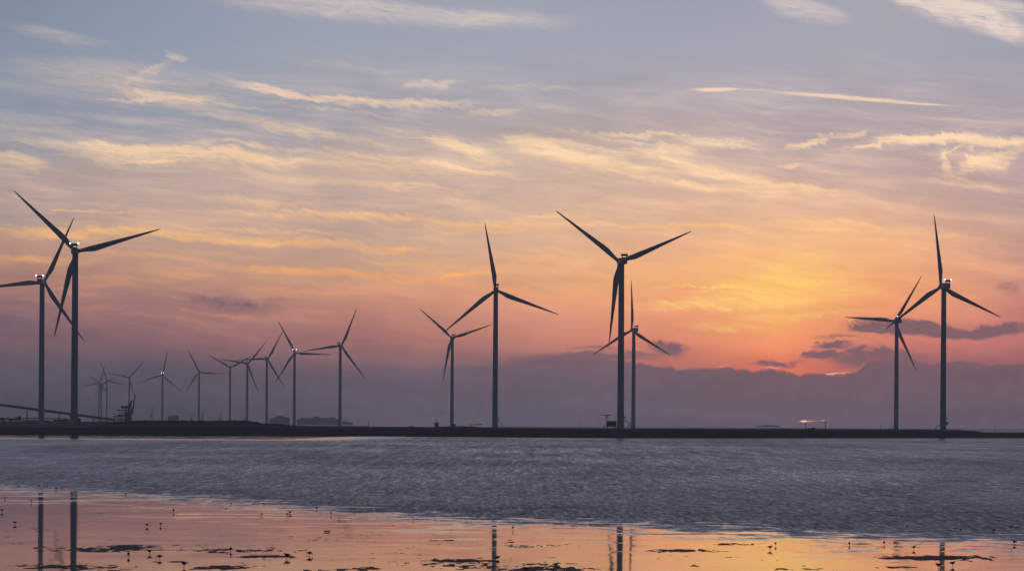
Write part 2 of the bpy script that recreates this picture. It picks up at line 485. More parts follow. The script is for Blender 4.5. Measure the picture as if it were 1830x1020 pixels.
# ------------------------------------------------------------------ mesh helpers
class MB:
    def __init__(self):
        self.v, self.f, self.sm = [], [], []

    def add(self, verts, faces, smooth=False):
        o = len(self.v)
        self.v += [tuple(q) for q in verts]
        self.f += [tuple(i + o for i in f) for f in faces]
        self.sm += [smooth] * len(faces)
        return self

    def box(self, x0, x1, y0, y1, z0, z1):
        vs = [(x0, y0, z0), (x1, y0, z0), (x1, y1, z0), (x0, y1, z0), (x0, y0, z1), (x1, y0, z1), (x1, y1, z1), (x0, y1, z1)]
        return self.add(vs, [(0, 3, 2, 1), (4, 5, 6, 7), (0, 1, 5, 4), (1, 2, 6, 5), (2, 3, 7, 6), (3, 0, 4, 7)])

    def cbox(self, x0, x1, y0, y1, z0, z1, c):
        """box along Y with chamfered long edges and slightly drawn-in ends"""
        def ring(y, k):
            cx, cz = (x0 + x1) / 2, (z0 + z1) / 2
            pts = [(x0 + c, z0), (x1 - c, z0), (x1, z0 + c), (x1, z1 - c), (x1 - c, z1), (x0 + c, z1), (x0, z1 - c), (x0, z0 + c)]
            return [(cx + (px - cx) * k, y, cz + (pz - cz) * k) for px, pz in pts]
        rs = [ring(y0, 0.86), ring(y0 + c, 1.0), ring(y1 - c, 1.0), ring(y1, 0.80)]
        return self.loft(rs, smooth=False)

    def loft(self, rings, smooth=True, caps=True):
        n = len(rings[0])
        vs = [p for r in rings for p in r]
        fs = []
        for i in range(len(rings) - 1):
            for j in range(n):
                a, b = i * n + j, i * n + (j + 1) % n
                fs.append((a, b, b + n, a + n))
        self.add(vs, fs, smooth)
        if caps:
            o = len(self.v) - len(vs)
            self.f.append(tuple(o + j for j in reversed(range(n)))); self.sm.append(False)
            self.f.append(tuple(o + (len(rings) - 1) * n + j for j in range(n))); self.sm.append(False)
        return self

    def tube(self, pts, rad, n=8, smooth=True):
        pts = [Vector(p) for p in pts]
        if not isinstance(rad, (list, tuple)):
            rad = [rad] * len(pts)
        rings = []
        for i, p in enumerate(pts):
            d = (pts[min(i + 1, len(pts) - 1)] - pts[max(i - 1, 0)]).normalized()
            ref = Vector((0, 0, 1)) if abs(d.z) < 0.9 else Vector((1, 0, 0))
            a = d.cross(ref).normalized()
            b = d.cross(a).normalized()
            rings.append([p + (a * math.cos(2 * math.pi * k / n) + b * math.sin(2 * math.pi * k / n)) * rad[i] for k in range(n)])
        return self.loft(rings, smooth)

    def lathe(self, prof, n=32, smooth=True):
        rings = [[(r * math.cos(2 * math.pi * k / n), r * math.sin(2 * math.pi * k / n), z) for k in range(n)] for r, z in prof]
        return self.loft(rings, smooth)

    def mesh(self, name, m):
        me = bpy.data.meshes.new(name)
        me.from_pydata(self.v, [], self.f)
        me.polygons.foreach_set('use_smooth', self.sm)
        me.materials.append(m)
        me.update()
        return me

    def build(self, name, m, parent=None, loc=(0, 0, 0)):
        return link(name, self.mesh(name, m), parent, loc)


def link(name, me, parent=None, loc=(0, 0, 0)):
    o = bpy.data.objects.new(name, me)
    col.objects.link(o)
    o.parent = parent
    o.location = loc
    return o


def tag(o, label, cat, group=None):
    o['label'] = label
    o['category'] = cat
    if group:
        o['group'] = group
    return o


def thing(name, label, cat, loc, rz=0.0, group=None):
    o = bpy.data.objects.new(name, None)
    o.empty_display_size = 0.5
    col.objects.link(o)
    o.location = loc
    o.rotation_euler = (0, 0, rz)
    return tag(o, label, cat, group)


# ------------------------------------------------------------------ land
SHORE = [(-400, 1705), (0, 1728), (132, 1735), (320, 1775), (640, 1820), (915, 1785), (1109, 1775), (1300, 1840), (1500, 1950), (1687, 2075), (1830, 2170), (2200, 2450)]
CREST = [(-400, 5.0), (0, 4.8), (160, 5.0), (210, 6.0), (475, 6.3), (640, 6.4), (800, 6.5), (1109, 6.45), (1300, 6.7), (1560, 6.8), (1705, 6.6), (1745, 5.6), (1757, 4.5), (1830, 4.6), (2200, 4.4)]


def interp(tab, x):
    return float(np.interp(x, [t[0] for t in tab], [t[1] for t in tab]))


MTOP = [(165, 0.0), (178, 0.4), (195, 1.6), (215, 2.6), (240, 3.2), (300, 3.3), (380, 3.3), (430, 3.5), (452, 3.1), (470, 1.6), (500, 1.1), (520, .5), (560, 0.2), (600, 0.0)]
HUMP = [(700, 0), (730, .25), (770, .1), (800, .7), (830, .9), (850, .5), (880, 0.0)]


def land_z(px, Y, jit=True):
    ys = interp(SHORE, px)
    zc = interp(CREST, px)
    d = Y - ys
    if d < 0:
        return -0.5 + d * 0.05
    t = min(d / 24.0, 1.0)
    z = -0.4 + (zc + 0.4) * (t * t * (3 - 2 * t)) ** 0.8
    if d > 40:
        z -= min((d - 40) / 200.0, 1.0) * min(0.8, 0.12 * zc)
    mt = interp(MTOP, px) if 165 < px < 600 else 0.0
    if mt:
        z += mt * math.exp(-((d - 75) / 34.0) ** 2)
    hp = interp(HUMP, px) if 700 < px < 880 else 0.0
    if hp:
        z += hp * math.exp(-((d - 50) / 18.0) ** 2)
    if px < 230:      # embankment behind the two left turbines
        k = max(0.0, min(1.0, (Y - 2190) / 70.0)) * max(0, min(1, (230 - px) / 40.0))
        z += k * (8.6 - 4.3)
    if d > 5 and jit:
        z += 0.22 * mnoise.fractal(Vector((px * 0.05, Y * 0.02, 0)), 1.0, 2.0, 4)
    if Y > 2500:
        k = min(1.0, (Y - 2500) / 2200.0)
        far = 0.7 if px < 660 else -1.6          # open water behind the dike on the right
        z = z * (1 - k) + far * k
    if Y > 9000:
        z = min(z, 0.7 - (Y - 9000) / 600.0)
    return z


offs = [-40, -6, 0, 3, 6, 9, 12, 16, 20, 24, 30, 36, 42, 50, 58, 66, 75, 84, 94, 106, 120, 140, 170, 210, 260, 320, 390, 430, 460, 490, 530, 600, 720, 900, 1200, 1600, 2200, 3000, 4200, 6000, 8500, 11500]
pxs = list(np.linspace(-420, 2250, 490))
vs, fs = [], []
for i, o_ in enumerate(offs):
    for p in pxs:
        Y = interp(SHORE, p) + o_
        vs.append((ab(p, 757)[0] * Y, Y, land_z(p, Y)))
n = len(pxs)
for i in range(len(offs) - 1):
    for j in range(n - 1):
        a = i * n + j
        fs.append((a, a + 1, a + 1 + n, a + n))
lm = bpy.data.materials.new('dike_ground')
lm.use_nodes = True
t = lm.node_tree
b = t.nodes['Principled BSDF']
b.inputs['Roughness'].default_value = 0.95
b.inputs['Specular IOR Level'].default_value = 0.1
g = t.nodes.new('ShaderNodeNewGeometry')
sp = t.nodes.new('ShaderNodeSeparateXYZ'); t.links.new(g.outputs['Position'], sp.inputs[0])
lx, ly, lz = (E(t, sp.outputs[i]) for i in range(3))
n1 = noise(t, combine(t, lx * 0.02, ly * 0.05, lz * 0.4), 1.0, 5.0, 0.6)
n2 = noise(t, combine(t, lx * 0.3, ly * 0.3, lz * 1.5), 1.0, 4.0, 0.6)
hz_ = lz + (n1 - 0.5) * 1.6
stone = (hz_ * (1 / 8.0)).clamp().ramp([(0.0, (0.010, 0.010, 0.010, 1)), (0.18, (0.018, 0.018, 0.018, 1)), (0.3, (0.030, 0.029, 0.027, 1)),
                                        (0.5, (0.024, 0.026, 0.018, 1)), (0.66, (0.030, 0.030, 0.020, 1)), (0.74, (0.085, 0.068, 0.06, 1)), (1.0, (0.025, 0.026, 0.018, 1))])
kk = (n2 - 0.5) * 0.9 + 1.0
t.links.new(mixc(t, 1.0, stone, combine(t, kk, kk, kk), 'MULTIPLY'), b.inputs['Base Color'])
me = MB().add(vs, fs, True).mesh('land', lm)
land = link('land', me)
land['kind'] = 'structure'


def ground(px, Y):
    return land_z(px, Y, False)


def at_ground(px, Y):
    a, _ = ab(px, 757)
    return Vector((a * Y, Y, ground(px, Y)))


# ------------------------------------------------------------------ water
wm = bpy.data.materials.new('estuary_water')
wm.use_nodes = True
t = wm.node_tree
b = t.nodes['Principled BSDF']
b.inputs['Base Color'].default_value = (0.020, 0.023, 0.030, 1)
b.inputs['IOR'].default_value = 1.333
g = t.nodes.new('ShaderNodeNewGeometry')
sp = t.nodes.new('ShaderNodeSeparateXYZ'); t.links.new(g.outputs['Position'], sp.inputs[0])
wx, wy = E(t, sp.outputs[0]), E(t, sp.outputs[1])
BND = [(-160, 500), (-70.5, 358), (-39.5, 309), (-17.4, 267), (-4.3, 243), (13.9, 228), (25.7, 212), (38.5, 203), (90, 170)]
br_ = ((wx + 160.0) * (1 / 250.0)).clamp().ramp([((x + 160) / 250.0, ((y - 150) / 400.0,) * 3 + (1,)) for x, y in BND])
rs = t.nodes.new('ShaderNodeSeparateColor'); t.links.new(br_, rs.inputs[0])
yb = E(t, rs.outputs[0]) * 400.0 + 150.0
nb = noise(t, combine(t, wx * 0.06, wy * 0.05, 0.0), 1.0, 4.0, 0.55)
nb2 = noise(t, combine(t, wx * 0.09, wy * 0.16, 4.0), 1.0, 4.0, 0.6, 0.6)
nb3 = noise(t, combine(t, wx * 0.03, wy * 0.11, 9.0), 1.0, 4.0, 0.55, 0.3)
dd = wy - yb + (nb - 0.5) * 8.0 + (nb3 - 0.5) * 42.0
lap = noise(t, combine(t, wx * 0.22, wy * 0.30, 17.0), 1.0, 5.0, 0.62, 0.4)      # ripples lap onto the film in patches
dl = dd + (lap - 0.5) * 140.0
chop = dl.step(-4.0, 24.0)
# cat's-paw streaks reaching out over the calm film
streak = nb2.step(0.53, 0.63) * dd.step(-60.0, -6.0)
# sheltered strip below the left shore
shel = wy.step(1270.0, 1420.0) * wx.step(-40.0, -130.0)
chop = chop * (1.0 - shel * 0.97)
big1 = noise(t, combine(t, wx * 0.012, wy * 0.006, 1.0), 1.0, 3.0, 0.5)
gust = big1.step(0.3, 0.7, 0.75, 1.15)
def slopes(x, y, det, rough_, dist_, z):
    n_ = t.nodes.new('ShaderNodeTexNoise')
    t.links.new(combine(t, x, y, z), n_.inputs['Vector'])
    n_.inputs['Scale'].default_value = 1.0
    n_.inputs['Detail'].default_value = det
    n_.inputs['Roughness'].default_value = rough_
    n_.inputs['Distortion'].default_value = dist_
    s_ = t.nodes.new('ShaderNodeSeparateColor')
    t.links.new(n_.outputs['Color'], s_.inputs[0])
    return E(t, s_.outputs[0]) - 0.5, E(t, s_.outputs[1]) - 0.5


a1, b1 = slopes(wx * 2.3, wy * 0.30, 2.0, 0.6, 0.0, 0.0)       # wind ripples
a2, b2 = slopes(wx * 1.0, wy * 0.060, 2.0, 0.6, 0.0, 3.0)     # short waves
a3, b3 = slopes(wx * 0.40, wy * 0.0130, 2.0, 0.6, 0.0, 6.0)    # waves that still show far out
a4, b4 = slopes(wx * 0.02, wy * 0.006, 2.0, 0.5, 0.2, 9.0)     # gusts
c1, d1 = slopes(wx * 0.12, wy * 0.55, 3.0, 0.55, 0.2, 7.0)     # oily undulation of the calm film
c2, d2 = slopes(wx * 1.6, wy * 1.1, 2.0, 0.5, 0.0, 8.0)
c3, d3 = slopes(wx * 0.30, wy * 0.20, 4.0, 0.6, 0.5, 12.0)
wavy = chop * gust
f2 = wy.step(240.0, 480.0, 0.25, 1.0)      # the waves grow with the open fetch beyond the shallows
f3 = wy.step(380.0, 900.0, 0.0, 1.0)
nxs = (a1 * 0.30 + a2 * f2 * 0.14) * wavy + (c1 * 0.0022 + c2 * 0.001) + a1 * streak * 0.05
# only the faces turned to the viewer are seen at this low angle
nys = ((b1 * 0.38 + b2 * f2 * 0.27 + b3 * f3 * 0.26 + b4 * 0.06).madd(1.0, 0.12).mx(0.0) + 0.042) * wavy + (d1 * 0.0130 + d2 * 0.0050 + d3 * 0.0110) + (b1 * 0.10 + 0.035).mx(0.0) * streak
nv = t.nodes.new('ShaderNodeVectorMath'); nv.operation = 'NORMALIZE'
t.links.new(combine(t, nxs, nys * -1.0, 1.0), nv.inputs[0])
t.links.new(nv.outputs[0], b.inputs['Normal'])
rough = chop * 0.08 + streak * 0.06 + 0.045
t.links.new(rough.s, b.inputs['Roughness'])
wys = [40, 100, 150, 200, 260, 340, 450, 600, 800, 1100, 1400, 1760, 2300, 3000, 4200, 6000, 8500, 11500]
mbw = MB()
vs, fs = [], []
cols_ = np.linspace(-0.35, 0.35, 15)
for y in wys:
    for a in cols_:
        vs.append((a * max(y, 300), y, 0.0))
for i in range(len(wys) - 1):
    for j in range(14):
        q = i * 15 + j
        fs.append((q, q + 1, q + 16, q + 15))
water = mbw.add(vs, fs, True).build('water', wm)
water['kind'] = 'structure'

# ------------------------------------------------------------------ mudflat: low bars that break the film of water
BARS = [  # px, py, half length px, half height px, strength
    (170, 981, 150, 6.5, 1.1), (245, 976, 65, 4.0, 1.2), (420, 984, 135, 5.5, .95), (480, 994, 85, 3.4, 1.3), (160, 1014, 105, 7, 1.2),
    (385, 1014, 70, 5, 1.2), (560, 1018, 70, 4, 1.0), (517, 1007, 14, 1.2, 1.0), (815, 1001, 78, 3.0, 1.4), (880, 1010, 200, 10, 1.0), (1000, 1018, 120, 5, 1.0), (60, 1012, 70, 5, .9), (300, 1003, 60, 1.6, 1.0), (1420, 1016, 80, 2.5, .9),
    (640, 1017, 55, 5, 1.1), (965, 975, 75, 4.8, .85), (1200, 983, 60, 3.2, 1.3), (1275, 982, 80, 6.0, .9), (1305, 972, 60, 2.8, .95),
    (1640, 996, 95, 5.2, 1.5), (1740, 997, 115, 6.5, .95), (1305, 995, 20, 1.2, .9), (1245, 1011, 45, 3.0, 1.0), (1600, 1013, 60, 2.2, .7),
    (30, 971, 24, 1.4, 1.0), (60, 944, 18, 1.3, .9), (300, 930, 60, 1.6, .7), (690, 988, 50, 2.2, .6), (1370, 1000, 40, 1.2, .7),
    (100, 962, 60, 2, .55), (560, 965, 70, 1.8, .7), (1480, 1004, 60, 1.6, .65), (780, 965, 60, 1.6, .5), (1760, 983, 60, 1.4, .7),
    (1100, 1015, 60, 2, .6), (430, 958, 60, 1.5, .6),
]
xs = np.arange(-48, 48.01, 0.16)
ysm = np.concatenate([np.arange(150, 225, 0.34), np.arange(225, 300, 0.9)])
X, Y = np.meshgrid(xs, ysm)
xx = X / Y * F
yy = -HC / Y * F
PX = 915 + (xx * CR + yy * SR)
PY = 757 - (-xx * SR + yy * CR)
Z = np.full(X.shape, -0.033)
for (px, py, L, W, s) in BARS:
    r2 = ((PX - px) / L) ** 2 + ((PY - py) / W) ** 2
    Z += 0.040 * s * np.clip(1 - r2, 0, 1) ** 0.8
def fbm(X, Y, sx, sy, seed):
    rng = np.random.RandomState(seed)
    out = np.zeros(X.shape); amp = 1.0; tot = 0
    for o in range(5):
        g_ = rng.rand(256, 256)
        u = X * sx; v = Y * sy
        iu = np.floor(u).astype(int); iv = np.floor(v).astype(int)
        fu = u - iu; fv = v - iv
        fu = fu * fu * (3 - 2 * fu); fv = fv * fv * (3 - 2 * fv)
        a = g_[iv % 256, iu % 256]; b_ = g_[iv % 256, (iu + 1) % 256]
        c = g_[(iv + 1) % 256, iu % 256]; d = g_[(iv + 1) % 256, (iu + 1) % 256]
        out += amp * ((a * (1 - fu) + b_ * fu) * (1 - fv) + (c * (1 - fu) + d * fu) * fv)
        tot += amp; amp *= 0.6; sx *= 2.03; sy *= 2.03
    return out / tot
Z += (fbm(X + 500, Y, 0.35, 0.16, 3) - 0.5) * 0.06 + (fbm(X + 500, Y, 2.4, 0.75, 5) - 0.5) * 0.115
ny, nx = X.shape
vv = np.stack([X.ravel(), Y.ravel(), Z.ravel()], 1)
idx = np.arange(ny * nx).reshape(ny, nx)
ff = np.stack([idx[:-1, :-1].ravel(), idx[:-1, 1:].ravel(), idx[1:, 1:].ravel(), idx[1:, :-1].ravel()], 1)
mm = mat('wet_mud', (0.032, 0.031, 0.042), 0.7, 0.16, 0.5, 1.4)
me = bpy.data.meshes.new('mudflat')
me.from_pydata(vv.tolist(), [], ff.tolist())
me.polygons.foreach_set('use_smooth', [True] * len(ff))
me.materials.append(mm)
mud = link('mudflat', me)
mud['kind'] = 'structure'

# ------------------------------------------------------------------ wind turbines
RB = 58.0       # blade length
OVER = 5.2      # rotor overhang beyond the tower axis


def blade_mesh():
    mb = MB()
    st = [(1.6, 2.5, 1.0, 0), (3.5, 2.45, 1.0, 2), (6.0, 2.8, .82, 8), (9.0, 3.6, .52, 11), (12.0, 4.05, .38, 10), (16, 3.85, .31, 8),
          (22, 3.3, .26, 6), (29, 2.7, .23, 4), (37, 2.1, .21, 2.5), (45, 1.55, .19, 1.2), (52, 1.05, .18, .4), (56, .65, .17, 0), (57.5, .32, .16, 0), (58.0, .08, .16, 0)]
    rings = []
    for r, c, th, tw in st:
        k = min(1.0, max(0.0, (r - 3.5) / 8.0))
        ring = []
        pa = 0.5 * (1 - k) + 0.30 * k
        for j in range(20):
            a = 2 * math.pi * j / 20
            u = 0.5 - 0.5 * math.cos(a)           # chord position 0 = leading edge
            circ = 0.5 * math.sin(a)
            half = 2.6 * (0.2969 * math.sqrt(max(u, 0)) - 0.126 * u - 0.3516 * u * u + 0.2843 * u ** 3 - 0.1015 * u ** 4) * 2
            air = math.copysign(half, math.sin(a)) * (1.15 if math.sin(a) > 0 else 0.8) if abs(math.sin(a)) > 1e-6 else 0.0
            y = circ * (1 - k) * 1.0 + air * k * 0.5
            x_ = (u - pa) * c
            y_ = y * c * th
            ta_ = R(tw)
            bend = 0.9 * (r / RB) ** 2
            ring.append((x_ * math.cos(ta_) - y_ * math.sin(ta_), x_ * math.sin(ta_) + y_ * math.cos(ta_) + bend, r))
        rings.append(ring)
    return mb.loft(rings).mesh('blade', M['blade'])


def nacelle_mesh():
    mb = MB()
    mb.cbox(-2.0, 2.0, -8.2, 3.3, -2.3, 2.3, 0.55)
    return mb.mesh('nacelle', M['white'])


def cooler_mesh():
    mb = MB()
    mb.box(-2.3, 2.3, -7.7, -6.6, 3.15, 4.75)
    for x in (-1.6, 1.3):
        for y in (-7.5, -7.0):
            mb.box(x, x + 0.3, y, y + 0.25, 2.2, 3.152)
    for x in (-2.35, 2.23):
        mb.box(x, x + 0.12, -7.75, -6.55, 3.1, 4.9)
    return mb.mesh('cooler', M['dark'])


def hub_mesh():
    mb = MB()
    prof = [(0.02, 2.9), (0.7, 2.75), (1.3, 2.3), (1.75, 1.5), (1.95, .5), (1.95, -1.1), (1.8, -1.6), (1.3, -1.9)]
    rings = []
    for r, y in prof:
        rings.append([(r * math.cos(2 * math.pi * k / 24), y, r * math.sin(2 * math.pi * k / 24)) for k in range(24)])
    return mb.loft(rings).mesh('hub', M['white'])


def tower_mesh():
    mb = MB()
    prof = []
    for i in range(0, 25):
        k = i / 24.0
        r = 2.42 - 0.50 * k ** 1.1
        prof.append((r, k))
    return mb.lathe(prof, 40).mesh('tower', M['white'])


def lamp_mesh():
    mb = MB()
    mb.lathe([(0.04, -0.42), (0.22, -0.34), (0.26, -0.08), (0.36, 0.0), (0.36, 0.24), (0.24, 0.40), (0.03, 0.46)], 12)
    return mb.mesh('aviation_light', M['lamp'])


ME = dict(blade=blade_mesh(), nacelle=nacelle_mesh(), cooler=cooler_mesh(), hub=hub_mesh(), tower=tower_mesh(), lamp=lamp_mesh())


def stripe_mesh():
    mb = MB()
    mb.box(-2.03, 2.03, -6.3, -4.4, -1.6, 1.5)
    return mb.mesh('red_band', M['red'])


ME['band'] = stripe_mesh()


def stair_part(root, ang, hp=5.4, davit=True):
    """door platform, inclined stair with railings on the tower foot; ang = direction it leaves in, local"""
    mb = MB()
    r0 = 2.2
    mb.box(r0, r0 + 1.9, -0.9, 0.9, hp - 0.18, hp)
    for y in (-0.9, 0.9):
        for x in (r0 + 0.3, r0 + 1.1, r0 + 1.85):
            mb.tube([(x, y, hp), (x, y, hp + 1.1)], 0.05, 6)
        mb.tube([(r0 + 0.2, y, hp + 1.1), (r0 + 1.9, y, hp + 1.1)], 0.06, 6)
        mb.tube([(r0 + 0.2, y, hp + 0.55), (r0 + 1.9, y, hp + 0.55)], 0.04, 6)
    x1 = r0 + 1.9
    x2 = x1 + hp * 0.72
    for y in (-0.7, 0.7):
        mb.tube([(x1, y, hp - 0.1), (x2, y, 0.0)], 0.13, 6)
        mb.tube([(x1, y, hp + 1.05), (x2, y, 1.1)], 0.06, 6)
        for k in (0.25, 0.5, 0.75, 1.0):
            xx_, zz_ = x1 + (x2 - x1) * k, hp * (1 - k)
            mb.tube([(xx_, y, zz_), (xx_, y, zz_ + 1.05)], 0.05, 6)
    ns = 18
    for k in range(ns):
        q = (k + 0.5) / ns
        xx_, zz_ = x1 + (x2 - x1) * q, hp * (1 - q)
        mb.box(xx_ - 0.13, xx_ + 0.13, -0.68, 0.68, zz_ - 0.05, zz_)
    o = mb.build('access_stair', M['dark'], root)
    o.rotation_euler = (0, 0, ang)
    if davit:
        md = MB()
        md.tube([(2.2, 0, hp + 1.6), (2.6, 0, hp + 2.9), (3.6, 0, hp + 3.4), (4.3, 0, hp + 3.1)], [.22, .2, .16, .12], 8)
        md.box(2.2, 3.3, -0.5, 0.5, hp + 1.9, hp + 2.7)
        d = md.build('davit', M['dark'], root)
        d.rotation_euler = (0, 0, ang)


# hub px, blade tips px, yaw relative to the line of sight, lights, base py or None, label
TURB = [
    ((136.1, 450.0), [(21.2, 342.6), (287, 408), (100.2, 600)], -6, 2, 'tallest left hand turbine, two white lamps on its nacelle, one blade pointing up left'),
    ((78.8, 504.5), [(131.8, 390.6), None, (153.9, 608)], -17, 2, 'dark turbine nearest the left edge, rotor crossing behind the taller tower beside it'),
    ((885.7, 518.5), [(864, 398.9), (793, 597.5), (999.4, 562.1)], 2, 0, 'tall turbine in the middle with one blade upright and a stair at its right foot'),
    ((1107.1, 467.6), [(988.7, 381.9), (1241.6, 410.6), (1091.1, 609.6)], 16, 0, 'largest turbine, towering right beside the radar hut on stilts'),
    ((1681.8, 512.0), [(1668.9, 386.5), (1583.3, 589.1), (1792.5, 562.3)], 25, 2, 'tallest turbine on the right, blade upright and glowing lamps on its roof cooler'),
    ((1598.7, 573.8), [(1506.3, 571), (1649.6, 493.6), (1639.7, 657.5)], 26, 1, 'smaller right hand turbine with one blade level, left of the tall upright one'),
    ((1129.2, 589.6), [(1128.6, 502.5), (1057.4, 636.1), (1200.7, 630.2)], 26, 0, 'smaller turbine standing just right of the largest tower by the radar hut'),
    ((807.0, 603.6), [(747.3, 552.9), (879.6, 579), (792.4, 681.6)], 12, 0, 'smaller turbine left of the tall middle one, a small kiosk at its foot'),
    ((610.3, 617.9), [(636.6, 552.3), (541.2, 627), (654.4, 674.3)], -18, 0, 'hazy turbine at the right end of the far row, blade pointing up right'),
    ((526.5, 630.2), [(496.4, 573.8), (592, 633.1), (492.7, 686.3)], 0, 2, 'far row turbine with paired white lamps, second from the right of that row'),
    ((478.6, 641.5), [(421.7, 642.9), (504.5, 592), (510.6, 691.2)], -17, 0, 'far row turbine with a level left blade, just left of the one with paired lamps'),
    ((443, 650), [(390.3, 642.4), (476.8, 608.6), (463.3, 701.7)], -10, 0, 'far row turbine whose upper right blade crosses the level blade of its neighbour'),
    ((411.4, 656.9), [(368.4, 634.4), (454.7, 633.6), (411.4, 705)], 0, 0, 'far row turbine shaped like a Y, lower blade hidden along its tower'),
    ((355.5, 664.9), [(334.1, 623.8), (402.9, 667.8), (330.3, 703.4)], 5, 0, 'pale turbine between the storage tank and the Y shaped one, blade level to the right'),
    ((290.3, 669.8), [(299.4, 627), (249.1, 684.5), (325.1, 699.8)], 0, 2, 'pale far turbine with two bright lamps, next to the storage tank'),
    ((230.4, 674.6), [(191.3, 667.1), (258.6, 645.7), (243.0, 711.0)], 10, 0, 'pale far turbine rising directly behind the dark dockside crane'),
    ((191.0, 679.8), [(179.2, 643.9), (227, 686.3), (167.2, 707.7)], 0, 0, 'rightmost of three overlapping faint turbines, blade pointing up left'),
    ((181.6, 686.3), [(152.6, 669.4), (208.9, 675), (181.4, 721)], 0, 1, 'middle of three overlapping faint turbines, a single lamp on its nacelle'),
    ((177.4, 684.7), [(144, 691.3), (189.1, 650.2), (201.7, 710)], 0, 0, 'leftmost of three overlapping faint turbines, blade pointing down right'),
]
TB = {}
first = True
for ti, ((hx, hy), tips, yaw, lamps, label) in enumerate(TURB):
    ps = R(yaw)
    cy = math.cos(ps)
    angs, rads = [], []
    order = sorted([math.atan2(hy - p[1], (p[0] - hx) / cy) for p in tips if p])
    for p in tips:
        if p:
            ex, ey = (p[0] - hx) / cy, hy - p[1]
            angs.append(math.atan2(ey, ex)); rads.append(math.hypot(ex, ey))
    ref = angs[0]
    acc = []
    for a in angs:
        d = (a - ref) % (2 * math.pi)
        kq = round(d / (2 * math.pi / 3))
        acc.append(((d - kq * 2 * math.pi / 3 + math.pi) % (2 * math.pi)) - math.pi)
    phase = ref + sum(acc) / len(acc) - ROLL
    rpx = sum(rads) / len(rads)
    Yh = F * RB / rpx                        # distance from the blade length
    hub = at(hx, hy, Yh)
    az = math.atan2(hub.x, hub.y)
    rz = ps - az
    ax = Vector((-math.sin(rz), math.cos(rz), 0))
    base_xy = hub - ax * OVER
    px_base = 915 + base_xy.x / base_xy.y * F
    zg = ground(px_base, base_xy.y) - 0.25
    root = thing('wind_turbine', label, 'wind turbine', (base_xy.x, base_xy.y, zg), rz, 'wind turbines along the dike')
    hh = hub.z - zg
    tw = link('tower', ME['tower'], root)
    tw.scale = (1, 1, hh - 2.0)
    na = link('nacelle', ME['nacelle'], root, (0, 0, hh))
    co = link('cooler', ME['cooler'], na)
    bd = link('red_band', ME['band'], na)
    lx_ = [(-2.75, -7.15, 4.7), (2.75, -7.15, 4.7)]
    if lamps == 1:
        lx_ = lx_[1:] if ti != 5 else lx_[:1]
    if lamps:
        for q in lx_:
            lo = link('aviation_light', ME['lamp'], na, q)
    hb = link('hub', ME['hub'], root, (0, OVER, hh))
    for kb_ in range(3):
        th = phase + kb_ * 2 * math.pi / 3
        bo = link('blade', ME['blade'], root, (0, OVER, hh))
        bo.rotation_euler = (0, math.pi / 2 - th, 0)
    TB[ti] = (root, base_xy.y, px_base, hh, zg, rz)
    print('TURB', ti, round(px_base, 1), 'D', round(Yh), 'hub h', round(hh, 1), 'zg', round(zg, 1), 'spread', [round(math.degrees(a), 1) for a in acc], [round(r) for r in rads])

# fittings at the feet of the near towers
for ti, adir in ((2, 0.0), (3, 0.0), (6, 2.9)):
    root = TB[ti][0]
    stair_part(root, R(math.degrees(adir)) - TB[ti][5])
root = TB[4][0]
stair_part(root, math.pi - TB[4][5] - 0.2, 3.2, False)
mb = MB(); mb.box(2.1, 4.2, -0.9, 0.9, 4.2, 4.4); mb.box(2.3, 3.9, -0.7, 0.7, 4.4, 6.6); mb.tube([(2.2, 0, 8.4), (3.4, 0, 9.2), (4.0, 0, 9.0)], .25, 8)
mb.tube([(2.0, 0, 3.0), (4.0, 0, 4.3)], 0.18, 6)
mb.box(2.2, 2.5, -.15, .15, 6.5, 8.5)
o = mb.build('service_platform', M['dark'], root); o.rotation_euler = (0, 0, -TB[4][5])
root = TB[0][0]
mb = MB(); mb.box(2.2, 4.4, -1.1, 1.1, 2.4, 2.65); mb.box(2.4, 4.2, -0.9, 0.9, 2.65, 6.2); mb.tube([(2.1, 0, 6.9), (3.2, 0, 7.6), (4.0, 0, 7.2)], .3, 8)
mb.tube([(2.0, 0, 1.2), (4.1, 0, 2.5)], 0.18, 6)
mb.box(2.2, 2.5, -.15, .15, 6.1, 7.1)
o = mb.build('service_platform', M['dark'], root); o.rotation_euler = (0, 0, -TB[0][5])
root = TB[5][0]
stair_part(root, math.pi - TB[5][5], 3.0, False)
for ti, rad in ((0, 9.0), (1, 8.2)):
    mb = MB(); mb.lathe([(rad, -0.6), (rad, 0.25), (rad - 0.2, 0.45), (rad * .6, 0.7), (3.2, 1.0), (2.95, 1.05), (2.9, 1.6), (2.5, 1.62)], 40, False)
    mb.build('foundation', M['concrete'], TB[ti][0])

